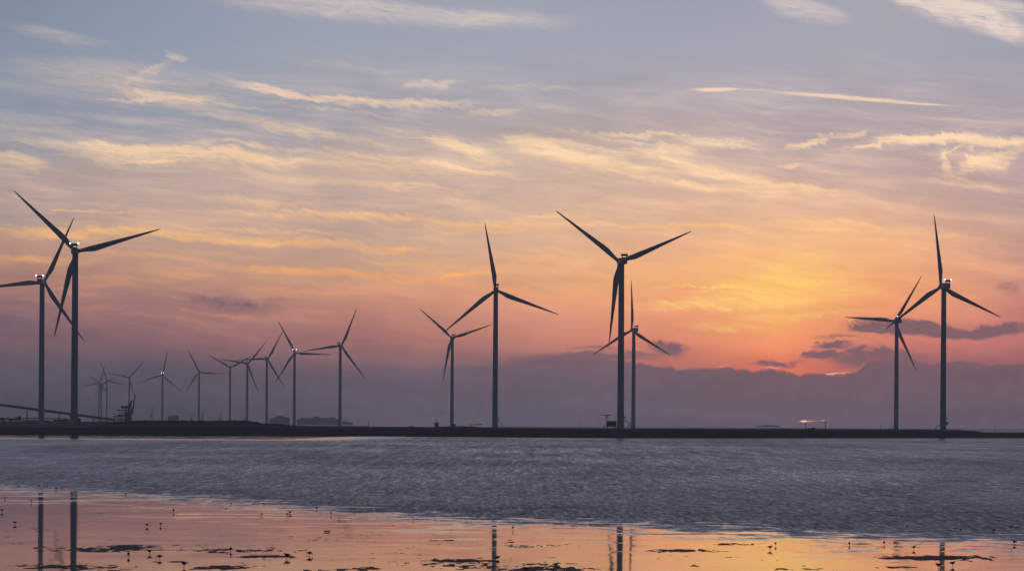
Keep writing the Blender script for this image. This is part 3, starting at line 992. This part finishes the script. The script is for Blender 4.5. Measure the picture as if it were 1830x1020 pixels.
# ------------------------------------------------------------------ radar hut on stilts
def radar_hut():
    Y = 1880.0
    s = Y / F
    p = at_ground(1092.5, Y)
    zt = lambda py: HC + ab(1092, py)[1] * Y - p.z
    t_ = thing('radar_station', 'radar hut raised on stilts with rotating bar antenna, beside the largest turbine', 'radar hut', p)
    x0, x1 = (1085 - 1092.5) * s, (1101.5 - 1092.5) * s
    zf, zr = zt(761.8), zt(752.5)
    MB().box(x0, x1, -2, 2, zf + .25, zr).build('cabin', M['build'], t_)
    MB().box(x0 - .25, x1 + .25, -2.25, 2.25, zr + .003, zr + .3).build('roof', M['dark'], t_)
    mb = MB(); mb.box(x0 - 2.2, x1 + .3, -2.3, 2.3, zf, zf + .247)
    for x in (x0 - 2.1, x0 - 1.1):
        for y in (-2.2, 2.2):
            mb.tube([(x, y, zf + .2), (x, y, zf + 1.3)], .06, 6)
    mb.tube([(x0 - 2.1, -2.2, zf + 1.3), (x0, -2.2, zf + 1.3)], .07, 6)
    mb.build('deck', M['dark'], t_)
    for x in (x0 - 1.9, x0 + .3, x1 - 1.6, x1 - .3):
        for y in (-1.8, 1.8):
            MB().tube([(x, y, -0.6), (x, y, zf + .05)], .22, 8).build('stilt', M['dark'], t_)
    xm = (1084.8 - 1092.5) * s - 0.2
    zm = zt(741.8)
    MB().tube([(xm, -2.05, zf), (xm, -2.05, zm - .3)], [.35, .22], 8).build('mast', M['dark'], t_)
    mb = MB(); mb.box(xm - 1.3, xm + 1.3, -2.7, -1.4, zt(746.6) - .15, zt(746.6) + .1)
    for x in (xm - 1.2, xm + 1.2):
        mb.tube([(x, -2.6, zt(746.6)), (x, -2.6, zt(746.6) + 1.0)], .07, 6)
    mb.build('mast_platform', M['dark'], t_)
    mb = MB(); mb.box(xm - 3.2, xm + 3.2, -2.35, -1.85, zm - .1, zm + .35); mb.box(xm - .5, xm + .5, -2.4, -1.7, zm - .7, zm - .1)
    mb.build('radar_antenna', M['dark'], t_)
    for k in range(3):
        xw = x0 + 1.2 + k * 1.7
        MB().box(xw, xw + 1.0, -2.06, -2.003, zf + 1.5, zf + 2.5).build('window', M['glass'], t_)


radar_hut()

# ------------------------------------------------------------------ small things on the dike
def kiosk():
    Y = 1872.0
    p = at_ground(811.2, Y)
    t_ = thing('kiosk', 'small dark kiosk standing at the foot of the turbine left of the tall middle one', 'kiosk', p)
    MB().box(-1.1, 1.1, -1, 1, -0.4, 2.0).build('wall', M['dark'], t_)
    MB().box(-1.3, 1.3, -1.2, 1.2, 2.003, 2.25).build('roof', M['dark'], t_)
    MB().box(-.45, .45, -1.06, -1.003, 0.0, 1.8).build('door', M['steel'], t_)


kiosk()


def beacon():
    Y = 2600.0
    s = Y / F
    p = at_ground(780.2, Y)
    z = lambda py: HC + ab(780, py)[1] * Y - p.z
    t_ = thing('beacon_cabin', 'pale beacon cabin with a thin mast on its roof, left of the small kiosk', 'cabin', p)
    MB().box(-3.9 * s, 3.9 * s, -2, 2, -0.4, z(757.5)).build('wall', M['build'], t_)
    MB().box(-4.3 * s, 4.3 * s, -2.3, 2.3, z(757.5) + .003, z(754.6)).build('upper_storey', M['build'], t_)
    MB().box(-3.4 * s, 3.4 * s, -2.36, -2.303, z(757.0), z(755.5)).build('window', M['glass'], t_)
    mb = MB(); mb.tube([(0, 0, z(754.6) - .2), (0, 0, z(748.5))], [.25, .12], 8); mb.box(-.6, .6, -.3, .3, z(751.5), z(750.6)); mb.box(-1.1, 1.1, -.1, .1, z(752.4), z(752.1))
    mb.build('mast', M['dark'], t_)


beacon()


def pole(px, ytop, Y, label, head=0.5, bar=0.0, r=.16):
    p = at_ground(px, Y)
    zt = HC + ab(px, ytop)[1] * Y - p.z
    t_ = thing('marker_pole', label, 'pole', p, group='marker poles on the dike')
    MB().tube([(0, 0, -.5), (0, 0, zt)], [r * 1.3, r], 8).build('post', M['dark'], t_)
    mb = MB()
    mb.box(-head, head, -.3, .3, zt - .2, zt + .6)
    if bar:
        mb.box(-bar, bar, -.12, .12, zt * .55, zt * .55 + .25)
    mb.build('top_mark', M['dark'], t_)
    MB().box(-.55, .55, -.5, .5, -.4, .45).build('footing', M['concrete'], t_)


pole(658.5, 752.5, 2500, 'faint thin pole on the dike between the far row and the beacon cabin', .25, .8, .12)
pole(1035, 752.0, 2600, 'faint thin pole left of the radar hut', .2, 0, .1)
pole(1440, 756.5, 2150, 'thin pole with a small head under the glowing sliver of sun', .35, .7)
pole(1475, 755.2, 2150, 'pole with a square top mark right of the glowing sliver of sun', .7, .6, .2)
pole(1574, 758.5, 2500, 'faint pole left of the smaller right hand turbine', .2, 0, .1)
pole(1778, 762.0, 2450, 'short pole alone near the right end of the dike', .3, 0, .14)


def rock(px, Y, r, label):
    p = at_ground(px, Y)
    mb = MB()
    rings = []
    rr = random.Random(int(px))
    for i in range(6):
        a = -0.3 + (math.pi / 2 + 0.3) * i / 5
        rings.append([((r * math.cos(a) + .02) * (1 + .25 * rr.uniform(-1, 1)) * math.cos(2 * math.pi * k / 9) * 1.5,
                       (r * math.cos(a) + .02) * (1 + .25 * rr.uniform(-1, 1)) * math.sin(2 * math.pi * k / 9), r * .8 * math.sin(a)) for k in range(9)])
    o = mb.loft(rings, False).build('boulder', M['rock'], None, p)
    tag(o, label, 'boulder', 'boulders on the dike')


rock(1446, 2000, .9, 'small dark boulder on the dike just right of the pole under the sun sliver')
rock(1453.5, 1985, 1.3, 'larger dark boulder on the dike below the sun sliver, between two poles')
rock(735, 1872, .9, 'low dark boulder on the dike left of the beacon cabin')
rock(820, 1872, 1.0, 'dark boulder lying on the hump right of the small kiosk')


# ------------------------------------------------------------------ shrubs and scrub
def leaf_cloud(n, fn, size, seed):
    rr = random.Random(seed)
    mb = MB()
    for _ in range(n):
        c, k = fn(rr)
        u = Vector((rr.gauss(0, 1), rr.gauss(0, 1), rr.gauss(0, 1))).normalized()
        w = u.cross(Vector((rr.gauss(0, 1), rr.gauss(0, 1), rr.gauss(0, 1)))).normalized()
        s = size * rr.uniform(.5, 1.2) * k
        mb.add([c - u * s, c + w * s * .55, c + u * s, c - w * s * .55], [(0, 1, 2, 3)])
    return mb


def shrub(px, Y, wpx, ytop, label, seed, n=420):
    p = at_ground(px, Y)
    s = Y / F
    h = HC + ab(px, ytop)[1] * Y - p.z
    w = wpx * s
    t_ = thing('shrub', label, 'shrub', p, group='shrubs on the left embankment')

    blobs = [(random.Random(seed + i).uniform(-.6, .6) * w, random.Random(seed + i + 50).uniform(-.4, .4) * w, random.Random(seed + i + 90).uniform(.35, .72) * h,
              random.Random(seed + i + 130).uniform(.28, .5)) for i in range(7)]

    def fn(rr):
        bx, by, bz, br2 = rr.choice(blobs)
        d = Vector((rr.gauss(0, 1), rr.gauss(0, 1), rr.gauss(0, 1))).normalized() * rr.uniform(.4, 1) ** .5
        return Vector((bx + d.x * w * br2 * 1.1, by + d.y * w * br2, max(.05, bz + d.z * h * br2 * .8))), 1.0
    leaf_cloud(n, fn, .55, seed).build('crown', M['leaf'], t_)
    mb = MB()
    for bx, by, bz, _ in blobs[:5]:
        mb.tube([(bx * .15, by * .15, -.3), (bx * .6, by * .6, bz * .5), (bx, by, bz)], [.14, .1, .05], 6)
    mb.build('stem', M['bark'], t_)


shrub(6, 2290, 14, 745.5, 'dark leafy shrub cut by the left edge of the photograph', 11)
shrub(18, 2300, 8, 746.5, 'low dark shrub between the edge shrub and the rounded one', 21, 260)
shrub(34, 2280, 10, 742.5, 'rounded dark shrub left of the long flat shed', 31)
shrub(120, 2290, 12, 748, 'low shrub at the right end of the flat shed, behind the tallest left turbine', 41, 260)


def scrub_fn(rr):
    while True:
        px = rr.uniform(172, 528)
        mt = interp(MTOP, px)
        if mt < .25:
            continue
        d = rr.gauss(72, 16)
        Y = interp(SHORE, px) + d
        z0 = land_z(px, Y, False)
        lump = .55 + .75 * mnoise.fractal(Vector((px * .09, d * .05, 2.0)), 1.0, 2.0, 3)
        h = max(.15, .9 * lump) * min(1, mt / 1.5)
        a, _ = ab(px, 757)
        return Vector((a * Y, Y, z0 + rr.uniform(-.1, 1) * h)), rr.uniform(.6, 1.1)


sb = leaf_cloud(9000, scrub_fn, .55, 3).build('scrub', M['leaf'])
sb['kind'] = 'stuff'


# ------------------------------------------------------------------ harbour in the haze on the left
def conveyor():
    A = at(-60, 715, 2700.0); B = at(205, 750.0, 2850.0)
    p = Vector((A.x, A.y, 3.6))
    t_ = thing('conveyor_gallery', 'long covered conveyor gallery sloping down to the right behind the left turbines', 'conveyor', p)
    d = B - A
    rings = []
    for k in (0, 1):
        c = A + d * k - p
        rings.append([c + Vector((0, -1.6, -1.25)), c + Vector((0, 1.6, -1.25)), c + Vector((0, 1.6, 1.0)), c + Vector((0, 0, 1.45)), c + Vector((0, -1.6, 1.0))])
    MB().loft(rings, False).build('gallery', M['build'], t_)
    for px in (-30, 45, 102, 123, 165):
        k = (px + 60) / 265.0
        c = A + d * k - p
        mb = MB()
        for y in (-1.4, 1.4):
            mb.tube([c + Vector((0, y, -1.2)), Vector((c.x, c.y + y * 1.6, -0.6))], .28, 6)
        zz = c.z - 1.2
        mb.tube([Vector((c.x, c.y - 1.9, zz * .2)), Vector((c.x, c.y + 1.6, zz * .75))], .16, 6)
        mb.tube([Vector((c.x, c.y + 1.9, zz * .2)), Vector((c.x, c.y - 1.6, zz * .75))], .16, 6)
        mb.build('trestle', M['dark'], t_)


conveyor()


def shed():
    Y = 2330.0
    s = Y / F
    p = at_ground(80, Y)
    z = lambda py: HC + ab(80, py)[1] * Y - p.z
    t_ = thing('open_shed', 'long flat roofed open shed on the embankment between the two left turbine towers', 'shed', p)
    MB().box(-38 * s, 38 * s, -5, 5, z(748.0), z(746.4)).build('roof', M['build'], t_)
    for k in range(9):
        x = (-37 + k * 9.2) * s
        for y in (-4.6, 4.6):
            MB().box(x - .2, x + .2, y - .2, y + .2, -.5, z(748.0) - .003).build('post', M['dark'], t_)
    MB().box(-38 * s, 10 * s, -4.2, -4.0, -.4, z(750.8)).build('low_wall', M['build'], t_)
    for x in (-6, 20, 31):
        MB().box((x - 4) * s, (x + 4) * s, -3, 3, -.4, z(749.0)).build('store_box', M['build'], t_)


shed()


def dock_crane():
    Y = 2750.0
    s = Y / F
    p = at_ground(226, Y)
    p.z = 4.0
    def q(px, py, y=0.0):
        w = at(px, py, Y)
        return Vector((w.x - p.x, y, w.z - p.z))
    t_ = thing('dockside_crane', 'dark dockside crane with stacked decks and raised boom, in front of a pale turbine', 'crane', p)
    def bx(px0, px1, py0, py1, y0, y1):
        a, b_ = q(px0, py1), q(px1, py0)
        return MB().box(a.x, b_.x, y0, y1, a.z, b_.z)
    bx(223.8, 234.5, 736, 753, -4, 4).build('tower', M['dark'], t_)
    mb = bx(217, 234.8, 724.8, 729.2, -3.5, 3.5); o = mb.build('machinery_house', M['dark'], t_)
    bx(210.5, 236.8, 731.8, 733.8, -4.5, 4.5).build('deck', M['dark'], t_)
    bx(213, 224, 736.9, 738.2, -4, 4).build('deck', M['dark'], t_)
    bx(211, 224, 740.5, 743.5, -4, 4).build('deck', M['dark'], t_)
    bx(203, 212, 742.0, 743.2, -3, 3).build('deck', M['dark'], t_)
    for px in (224.5, 229.5, 233.8):
        for y in (-3, 3):
            mb = MB(); mb.tube([q(px, 728, y), q(px, 737, y)], .35, 6); mb.build('column', M['dark'], t_)
    for px in (204, 207.5, 211.5, 215.5, 219.5):
        for y in (-2.6, 2.6):
            mb = MB(); mb.tube([q(px, 742.5, y), q(px, 757, y)], .3, 6); mb.build('column', M['dark'], t_)
    bx(211, 236, 748.2, 750.2, -4.2, 4.2).build('deck', M['dark'], t_)
    mb = MB()
    for y in (-1.2, 1.2):
        mb.tube([q(236.3, 738, y), q(238.2, 726, y), q(240.2, 714, y), q(241.8, 705, y)], [.75, .6, .5, .4], 6)
    for k in range(14):
        f0, f1 = k / 14.0, (k + 1) / 14.0
        a = q(236.3 + 5.5 * f0, 738 - 33 * f0, -1.2 if k % 2 else 1.2); b_ = q(236.3 + 5.5 * f1, 738 - 33 * f1, 1.2 if k % 2 else -1.2)
        mb.tube([a, b_], .2, 5)
    mb.build('boom', M['dark'], t_)
    mb = MB()
    for y in (-1.5, 1.5):
        mb.tube([q(233.2, 725, y), q(235.4, 715.8, y)], [.5, .4], 6)
        mb.tube([q(229.5, 725, y), q(235.4, 715.8, y)], [.25, .22], 6)
        mb.tube([q(235.4, 715.8, y), q(239.6, 716, y)], .18, 6)
    mb.tube([q(235.4, 715.8, -1.7), q(235.4, 715.8, 1.7)], .5, 6)
    mb.build('apex_frame', M['dark'], t_)
    bx(234.6, 238.5, 735.5, 738.8, -5.2, -2.5).build('operator_cab', M['build'], t_)


dock_crane()


def far_crane(px, base_w, ybase, ytop, lean, Y, label):
    s = Y / F
    p = at_ground(px, Y); p.z = 2.5
    def q(x, py, y=0):
        w = at(px + x, py, Y)
        return Vector((w.x - p.x, y, w.z - p.z))
    t_ = thing('harbour_crane', label, 'crane', p, group='faint harbour cranes on the horizon')
    hy_ = ybase - (ybase - ytop) * .3
    mb = MB()
    for sx in (-1, 1):
        for y in (-3, 3):
            mb.tube([q(sx * base_w, ybase + 3, y), q(sx * base_w * .6, hy_, y * .5)], .7, 6)
    mb.box(-base_w * s * .8, base_w * s * .8, -2.5, 2.5, q(0, hy_ + 1.5).z, q(0, hy_ - 1.5).z)
    mb.build('portal', M['build'], t_)
    MB().tube([q(base_w * .3, hy_ - 1), q(lean, ytop)], [1.2, .45], 6).build('jib', M['build'], t_)
    MB().tube([q(-base_w * .3, hy_ - 1), q(-base_w * .1, hy_ - (hy_ - ytop) * .45), q(lean * .9, ytop + 2)], [.6, .5, .3], 6).build('stay', M['build'], t_)


far_crane(270, 3.0, 753, 719.5, 7.5, 8000, 'faint harbour crane with a long jib leaning right, left of the lamp lit pale turbine')
far_crane(341, 2.2, 754, 738, 3.5, 8600, 'short faint harbour crane just left of the pale turbine with a level blade')
far_crane(361, 2.6, 754, 727, 5.0, 8300, 'faint harbour crane just right of the pale turbine with a level blade')
far_crane(393, 2.0, 754, 736, 3.5, 9000, 'very faint harbour crane left of the Y shaped turbine')
far_crane(436, 1.8, 755, 741, 2.0, 9200, 'tiny faint crane between the towers of two far row turbines')


def tank():
    Y = 7600.0
    s = Y / F
    p = at_ground(310, Y); p.z = 2.5
    z = lambda py: HC + ab(310, py)[1] * Y - p.z
    t_ = thing('storage_tank', 'broad pale storage tank beside the lamp lit far turbine', 'tank', p)
    MB().lathe([(10 * s, -1.0), (10 * s, z(743.5)), (10.2 * s, z(743.3)), (10.2 * s, z(742.9))], 40, False).build('shell', M['build'], t_)
    MB().lathe([(10.0 * s, z(742.9) + .01), (7 * s, z(742.0)), (3 * s, z(741.4)), (.2, z(741.2))], 40).build('roof', M['build'], t_)


tank()


def far_block(px0, px1, parts, Y, label, name='warehouse'):
    s = Y / F
    pm = (px0 + px1) / 2
    p = at_ground(pm, Y); p.z = 2.5
    t_ = thing(name, label, 'building', p, group='hazy buildings on the far shore')
    for (a, b_, yt, d) in parts:
        zt = HC + ab(pm, yt)[1] * Y - p.z
        w = MB().box((a - pm) * s, (b_ - pm) * s, -d, d, -1.0, zt).build('wall', M['build'], t_)
        MB().box((a - pm) * s - .4, (b_ - pm) * s + .4, -d - .4, d + .4, zt + .01, zt + .7).build('roof', M['dark'], t_)


far_block(482, 517, [(482, 489, 748, 20), (489.2, 495, 745.5, 22), (495.2, 507, 742.6, 20), (507.2, 517, 745.5, 18)], 8778, 'stepped hazy building left of the far row turbine with paired lamps')
far_block(531, 549, [(531, 537, 749, 20), (537.2, 549, 746.6, 22)], 9044, 'low hazy building right of the far row turbine with paired lamps')
far_block(549.5, 578, [(549.5, 560, 747.2, 20), (560.2, 570, 744.2, 24), (570.2, 578, 746.2, 20)], 9177, 'middle hazy building with a raised centre among the far blocks')
far_block(578.5, 606, [(578.5, 590, 746.5, 20), (590.2, 599, 745.6, 20), (599.2, 606, 748.8, 16)], 9310, 'hazy building ending left of the last far row turbine tower')
far_block(612, 630, [(612, 621, 752.5, 20), (621.2, 630, 754.5, 20)], 9576, 'low hazy building just right of the last far row turbine tower')
far_block(1352, 1394, [(1352, 1364, 760.6, 25), (1364.2, 1384, 759.2, 25), (1384.2, 1394, 760.6, 25)], 13000, 'very faint low building on the horizon left of the sun sliver')
far_block(838, 862, [(838, 850, 758.0, 25), (850.2, 862, 757.0, 25)], 13300, 'very faint low building between the kiosk and the tall middle turbine')


# ------------------------------------------------------------------ birds
def bird_mesh(kind, m):
    mb = MB()
    if kind in ('stand', 'forage', 'swim', 'alert', 'rest'):
        zl = {'stand': 0.0, 'forage': 0.0, 'alert': 0.02, 'swim': -0.20, 'rest': -0.10}[kind]
        sp_ = [(-.255, .275, .012, .008), (-.21, .278, .030, .016), (-.15, .278, .052, .036), (-.08, .270, .075, .066), (0.0, .262, .086, .088), (.07, .268, .078, .082), (.115, .290, .055, .058)]
        if kind == 'forage':
            sp_ += [(.155, .275, .036, .036), (.19, .235, .031, .031), (.215, .200, .033, .033), (.235, .170, .026, .026), (.245, .150, .011, .011), (.262, .075, .007, .007), (.272, .012, .003, .003)]
        elif kind == 'alert':
            sp_ += [(.135, .33, .036, .036), (.142, .375, .030, .030), (.152, .415, .034, .034), (.180, .425, .031, .030), (.205, .420, .012, .012), (.255, .410, .007, .007), (.30, .400, .003, .003)]
        elif kind == 'rest':
            sp_ += [(.125, .315, .04, .04), (.125, .335, .037, .034), (.150, .340, .034, .030), (.172, .336, .014, .012), (.24, .325, .004, .004)]
        else:
            sp_ += [(.140, .322, .038, .038), (.152, .350, .033, .034), (.168, .372, .035, .034), (.195, .376, .030, .029), (.215, .370, .012, .012), (.265, .358, .007, .007), (.315, .345, .003, .003)]
        rings = []
        for i, (x, z, ry, rz) in enumerate(sp_):
            a, b_ = sp_[max(i - 1, 0)], sp_[min(i + 1, len(sp_) - 1)]
            d = Vector((b_[0] - a[0], 0, b_[1] - a[1])).normalized()
            nrm = Vector((-d.z, 0, d.x))
            ry, rz = ry * 1.3, rz * 1.2
            rings.append([Vector((x, 0, z + zl)) + nrm * (rz * math.sin(2 * math.pi * k / 12)) + Vector((0, ry * math.cos(2 * math.pi * k / 12), 0)) for k in range(12)])
        mb.loft(rings)
        for sy in (-1, 1):   # folded wing tips over the tail
            mb.loft([[Vector((x, sy * y, z + zl)) + Vector((0, .012 * math.cos(a), h * math.sin(a))) for a in (0, 1.57, 3.14, 4.71)] for x, y, z, h in
                     ((.07, .066, .285, .03), (-.06, .068, .29, .05), (-.18, .035, .285, .03), (-.285, .008, .272, .006))])
        if kind in ('stand', 'forage', 'alert'):
            for sy, dx_ in ((-1, .0), (1, .03)):
                mb.tube([(dx_ - .01, sy * .032, .21 + zl), (dx_ - .025, sy * .032, .115), (dx_ + .005, sy * .032, .008)], [.016, .010, .008], 6)
                for fx, fy in ((.055, 0), (.045, .03), (.045, -.03), (-.02, 0)):
                    mb.tube([(dx_ + .005, sy * .032, .008), (dx_ + .005 + fx, sy * .032 + fy, .003)], [.006, .003], 5)
    else:
        # gull in flight, heading +X, wings raised in a shallow M
        sp_ = [(-.30, 0, .05, .006), (-.22, .0, .035, .018), (-.12, .0, .05, .045), (0, 0, .062, .062), (.1, .005, .05, .05), (.165, .012, .036, .036), (.21, .015, .033, .033), (.24, .01, .012, .012), (.285, 0, .004, .004)]
        rings = [[Vector((x, ry * math.cos(2 * math.pi * k / 12), z + rz * math.sin(2 * math.pi * k / 12))) for k in range(12)] for x, z, ry, rz in sp_]
        mb.loft(rings)
        up_ = {'fly': .30, 'bank': .12, 'glide': .2}[kind]
        for sy in (-1, 1):
            secs = [(.03, .03, .10, .085, .02), (.20, up_ * .55, .075, .085, .016), (.38, up_, .02, .075, .012), (.56, up_ * .85, -.06, .05, .008), (.70, up_ * .62, -.13, .008, .003)]
            rr_ = []
            for y, z, xc, c, th in secs:
                rr_.append([Vector((xc + c * math.cos(a), sy * y, z + th * math.sin(a))) for a in [2 * math.pi * k / 10 for k in range(10)]])
            if sy > 0:
                rr_ = [list(reversed(r_)) for r_ in rr_]
            mb.loft(rr_)
    return mb.mesh('bird', m)


BM = {}
for k_ in ('stand', 'forage', 'alert', 'swim', 'rest'):
    BM[k_] = bird_mesh(k_, M['bird'])
for k_ in ('fly', 'bank', 'glide'):
    BM[k_] = bird_mesh(k_, M['gull'])

BIRDS = [  # px, py of the feet, pose, heading deg (0 = facing right, 90 = away, 180 = left, 270 = to the viewer), scale, label
    (4, 861, 'stand', 250, .9, 'tiny wading bird on the waterline at the far left edge, leftmost of the farthest birds'),
    (11, 868, 'stand', 80, .9, 'tiny wading bird standing end-on near the left edge, just below the farthest bird'),
    (42, 862, 'stand', 200, .85, 'tiny bird standing farthest out in the ripples near the left edge'),
    (33, 870, 'rest', 180, 1.0, 'small bird crouched on the waterline left of the first tower reflection'),
    (70, 869, 'forage', 0, .95, 'small bird feeding right above the first tower reflection'),
    (79, 870, 'forage', 180, .95, 'small bird bending left, first of the close pair above the tower reflections'),
    (84, 870, 'alert', 90, 1.15, 'upright bird of the close pair above the tower reflections'),
    (100.5, 876, 'alert', 160, 1.35, 'larger dark bird at the water margin between the two left tower reflections'),
    (110, 872, 'stand', 268, 1.05, 'thin end-on bird right of the larger bird between the tower reflections'),
    (127.5, 882, 'rest', 10, 1.2, 'flat crouching bird directly above the second tower reflection'),
    (9, 892, 'alert', 270, 1.0, 'end-on bird on the pink film close to the left edge, above the cut one'),
    (56, 898, 'alert', 272, 1.05, 'end-on bird just left of the first tower reflection'),
    (3.5, 915, 'stand', 210, 1.2, 'dark bird almost cut by the left edge on the pink film'),
    (27, 937, 'stand', 175, 1.15, 'bird in side view low at the left, left of the first tower reflection'),
    (224.5, 886, 'alert', 255, 1.0, 'lone small bird on the pale edge right of the second tower reflection'),
    (310, 915, 'alert', 270, 1.25, 'lone end-on bird in the middle of the pink streaks, left of centre'),
    (262.5, 940.5, 'stand', 0, 1.05, 'bird standing in side view, left one of the mirrored pair on pink water'),
    (287, 939.5, 'stand', 300, 1.1, 'plump end-on bird, right one of the mirrored pair on pink water'),
    (413, 902, 'stand', 268, .95, 'small end-on bird on the ripple edge, left of two similar birds'),
    (471, 902, 'stand', 280, .95, 'small end-on bird on the ripple edge above the bird pair'),
    (467.5, 921, 'stand', 5, .85, 'small side-on bird left of the close couple on the film'),
    (518.5, 918, 'stand', 10, 1.15, 'farther bird of the close couple standing in the shallow film'),
    (514, 921.5, 'stand', 185, 1.1, 'nearer bird of the close couple, standing in front of the other'),
    (566, 911, 'stand', 262, 1.1, 'end-on bird right of the close couple, on the pale water tongue'),
    (591.5, 920, 'alert', 268, 1.05, 'end-on bird where the grey water tongue begins, above the driftwood stick'),
    (412.6, 984.5, 'stand', 265, 1.1, 'end-on bird standing on a dark mud bar left of centre'),
    (267.6, 989, 'stand', 175, 1.15, 'side-on bird facing left just below the left mud bar'),
    (229.7, 994.5, 'stand', 270, 1.1, 'round end-on bird left of two feeding birds by the left mud bar'),
    (285.6, 999, 'forage', 180, 1.1, 'bird tipping forward to feed with its tail raised, below the left mud bar'),
    (329, 1013, 'alert', 180, 1.15, 'large near bird facing left at the bottom edge, beside a mud bar'),
    (513, 997.5, 'stand', 180, 1.25, 'side-on bird on the long mud bar, left of the bird with raised tail'),
    (553, 993, 'forage', 0, 1.1, 'bird leaning down at the right tip of the long mud bar'),
    (916.7, 946.5, 'alert', 270, 1.1, 'lone end-on bird right of the middle tower reflection'),
    (889, 999, 'rest', 5, 1.15, 'crouching bird at the foot of the middle tower reflection'),
    (940, 1019, 'rest', 180, 1.15, 'crouching bird cut by the bottom edge right of the middle reflection'),
    (1386, 974.5, 'stand', 270, 1.0, 'round end-on bird on golden water, above and right of a side-on bird'),
    (1376, 982, 'stand', 0, 1.2, 'side-on bird on golden water, clear mirror image beneath it'),
    (1517.6, 974.5, 'stand', 272, 1.05, 'lone round end-on bird in the middle of the golden water'),
    (1580, 973, 'stand', 268, 1.1, 'round end-on bird on golden water left of the right tower reflections'),
    (1632.8, 982, 'alert', 0, 1.05, 'bird facing right with head raised above the right mud bar'),
    (1677.5, 1015, 'stand', 180, 1.15, 'bird facing left at the foot of the right tower reflection'),
    (1702, 1011.5, 'stand', 5, 1.15, 'bird right of the right tower reflection with its mirror image below'),
    (1458, 943, 'swim', 160, 1.3, 'bird swimming alone in the ripples above the golden water'),
    (1612, 923, 'swim', 180, 1.3, 'bird swimming farthest out in the right hand ripples'),
    (1621.6, 941, 'swim', 265, 1.3, 'end-on bird swimming below the farthest right swimmer'),
    (1707, 945, 'swim', 180, 1.3, 'left of two swimmers close together near the right edge'),
    (1717, 946, 'swim', 270, 1.35, 'right one of two swimmers close together, seen end-on'),
    (1776, 947.5, 'swim', 10, 1.3, 'bird swimming beneath the low flying gulls near the right edge'),
    (1813, 972.5, 'alert', 180, 1.1, 'bird standing on the wet margin at the far right edge'),
]
for px, py, pose, hd, s, label in BIRDS:
    w = on_water(px, py, 0.0)
    o = link('wading_bird', BM[pose], None, w)
    o.rotation_euler = (0, 0, R(hd))
    s *= {'swim': .50, 'rest': .70}.get(pose, .70) * (1.1 if py > 990 else 1.0)
    o.scale = (s, s, s)
    tag(o, label, 'bird', 'birds on the tidal flat')
FLY = [  # px, py, Y, kind, heading, roll, scale, label
    (691, 877, 330, 'bank', 205, R(38), 1.0, 'gull flying alone over the grey water left of centre, wings tilted'),
    (1744, 944, 218, 'bank', 190, R(-28), .62, 'gull banking low over the ripples near the right edge, left one of three flyers'),
    (1766, 941, 222, 'glide', 350, R(14), .58, 'small gull skimming the ripples, middle one of three flyers at the right'),
    (1806, 942, 214, 'bank', 200, R(-30), 1.0, 'large gull gliding low with long wings at the right edge'),
]
for px, py, Y, kind, hd, rl, s, label in FLY:
    o = link('flying_gull', BM[kind], None, at(px, py, Y))
    o.rotation_euler = (rl, 0, R(hd) + math.pi / 2 * 0)
    o.rotation_mode = 'XYZ'
    mrot = Matrix.Rotation(R(-75), 4, 'Z') @ Matrix.Rotation(rl, 4, 'X') if hd > 270 else Matrix.Rotation(R(hd - 100), 4, 'Z') @ Matrix.Rotation(rl, 4, 'X')
    o.rotation_euler = mrot.to_euler()
    o.scale = (s, s, s)
    tag(o, label, 'gull', 'gulls in flight')

# driftwood stick
w = on_water(584.5, 949.5, .03)
mb = MB(); mb.tube([(-.28, 0, .03), (-.1, .02, .05), (.12, -.02, .045), (.29, .01, .03)], [.035, .055, .05, .03], 8); mb.tube([(.05, 0, .05), (.12, .05, .11)], [.02, .01], 6)
tag(mb.build('driftwood', M['wood'], None, w), 'short dark stick of driftwood lying on the pink film below two wading birds', 'driftwood')

# ------------------------------------------------------------------ haze
hm = bpy.data.materials.new('haze')
hm.use_nodes = True
t = hm.node_tree
t.nodes.clear()
vo = t.nodes.new('ShaderNodeVolumePrincipled')
vo.inputs['Color'].default_value = (1.0, 0.95, 0.98, 1)
vo.inputs['Density'].default_value = HAZE_D
vo.inputs['Anisotropy'].default_value = 0.3
ou = t.nodes.new('ShaderNodeOutputMaterial')
t.links.new(vo.outputs[0], ou.inputs['Volume'])
mb = MB()
mb.box(-9000, 9000, -60, HAZE_FAR, -4.0, 215)
hz = mb.build('haze', hm)
hz['kind'] = 'stuff'
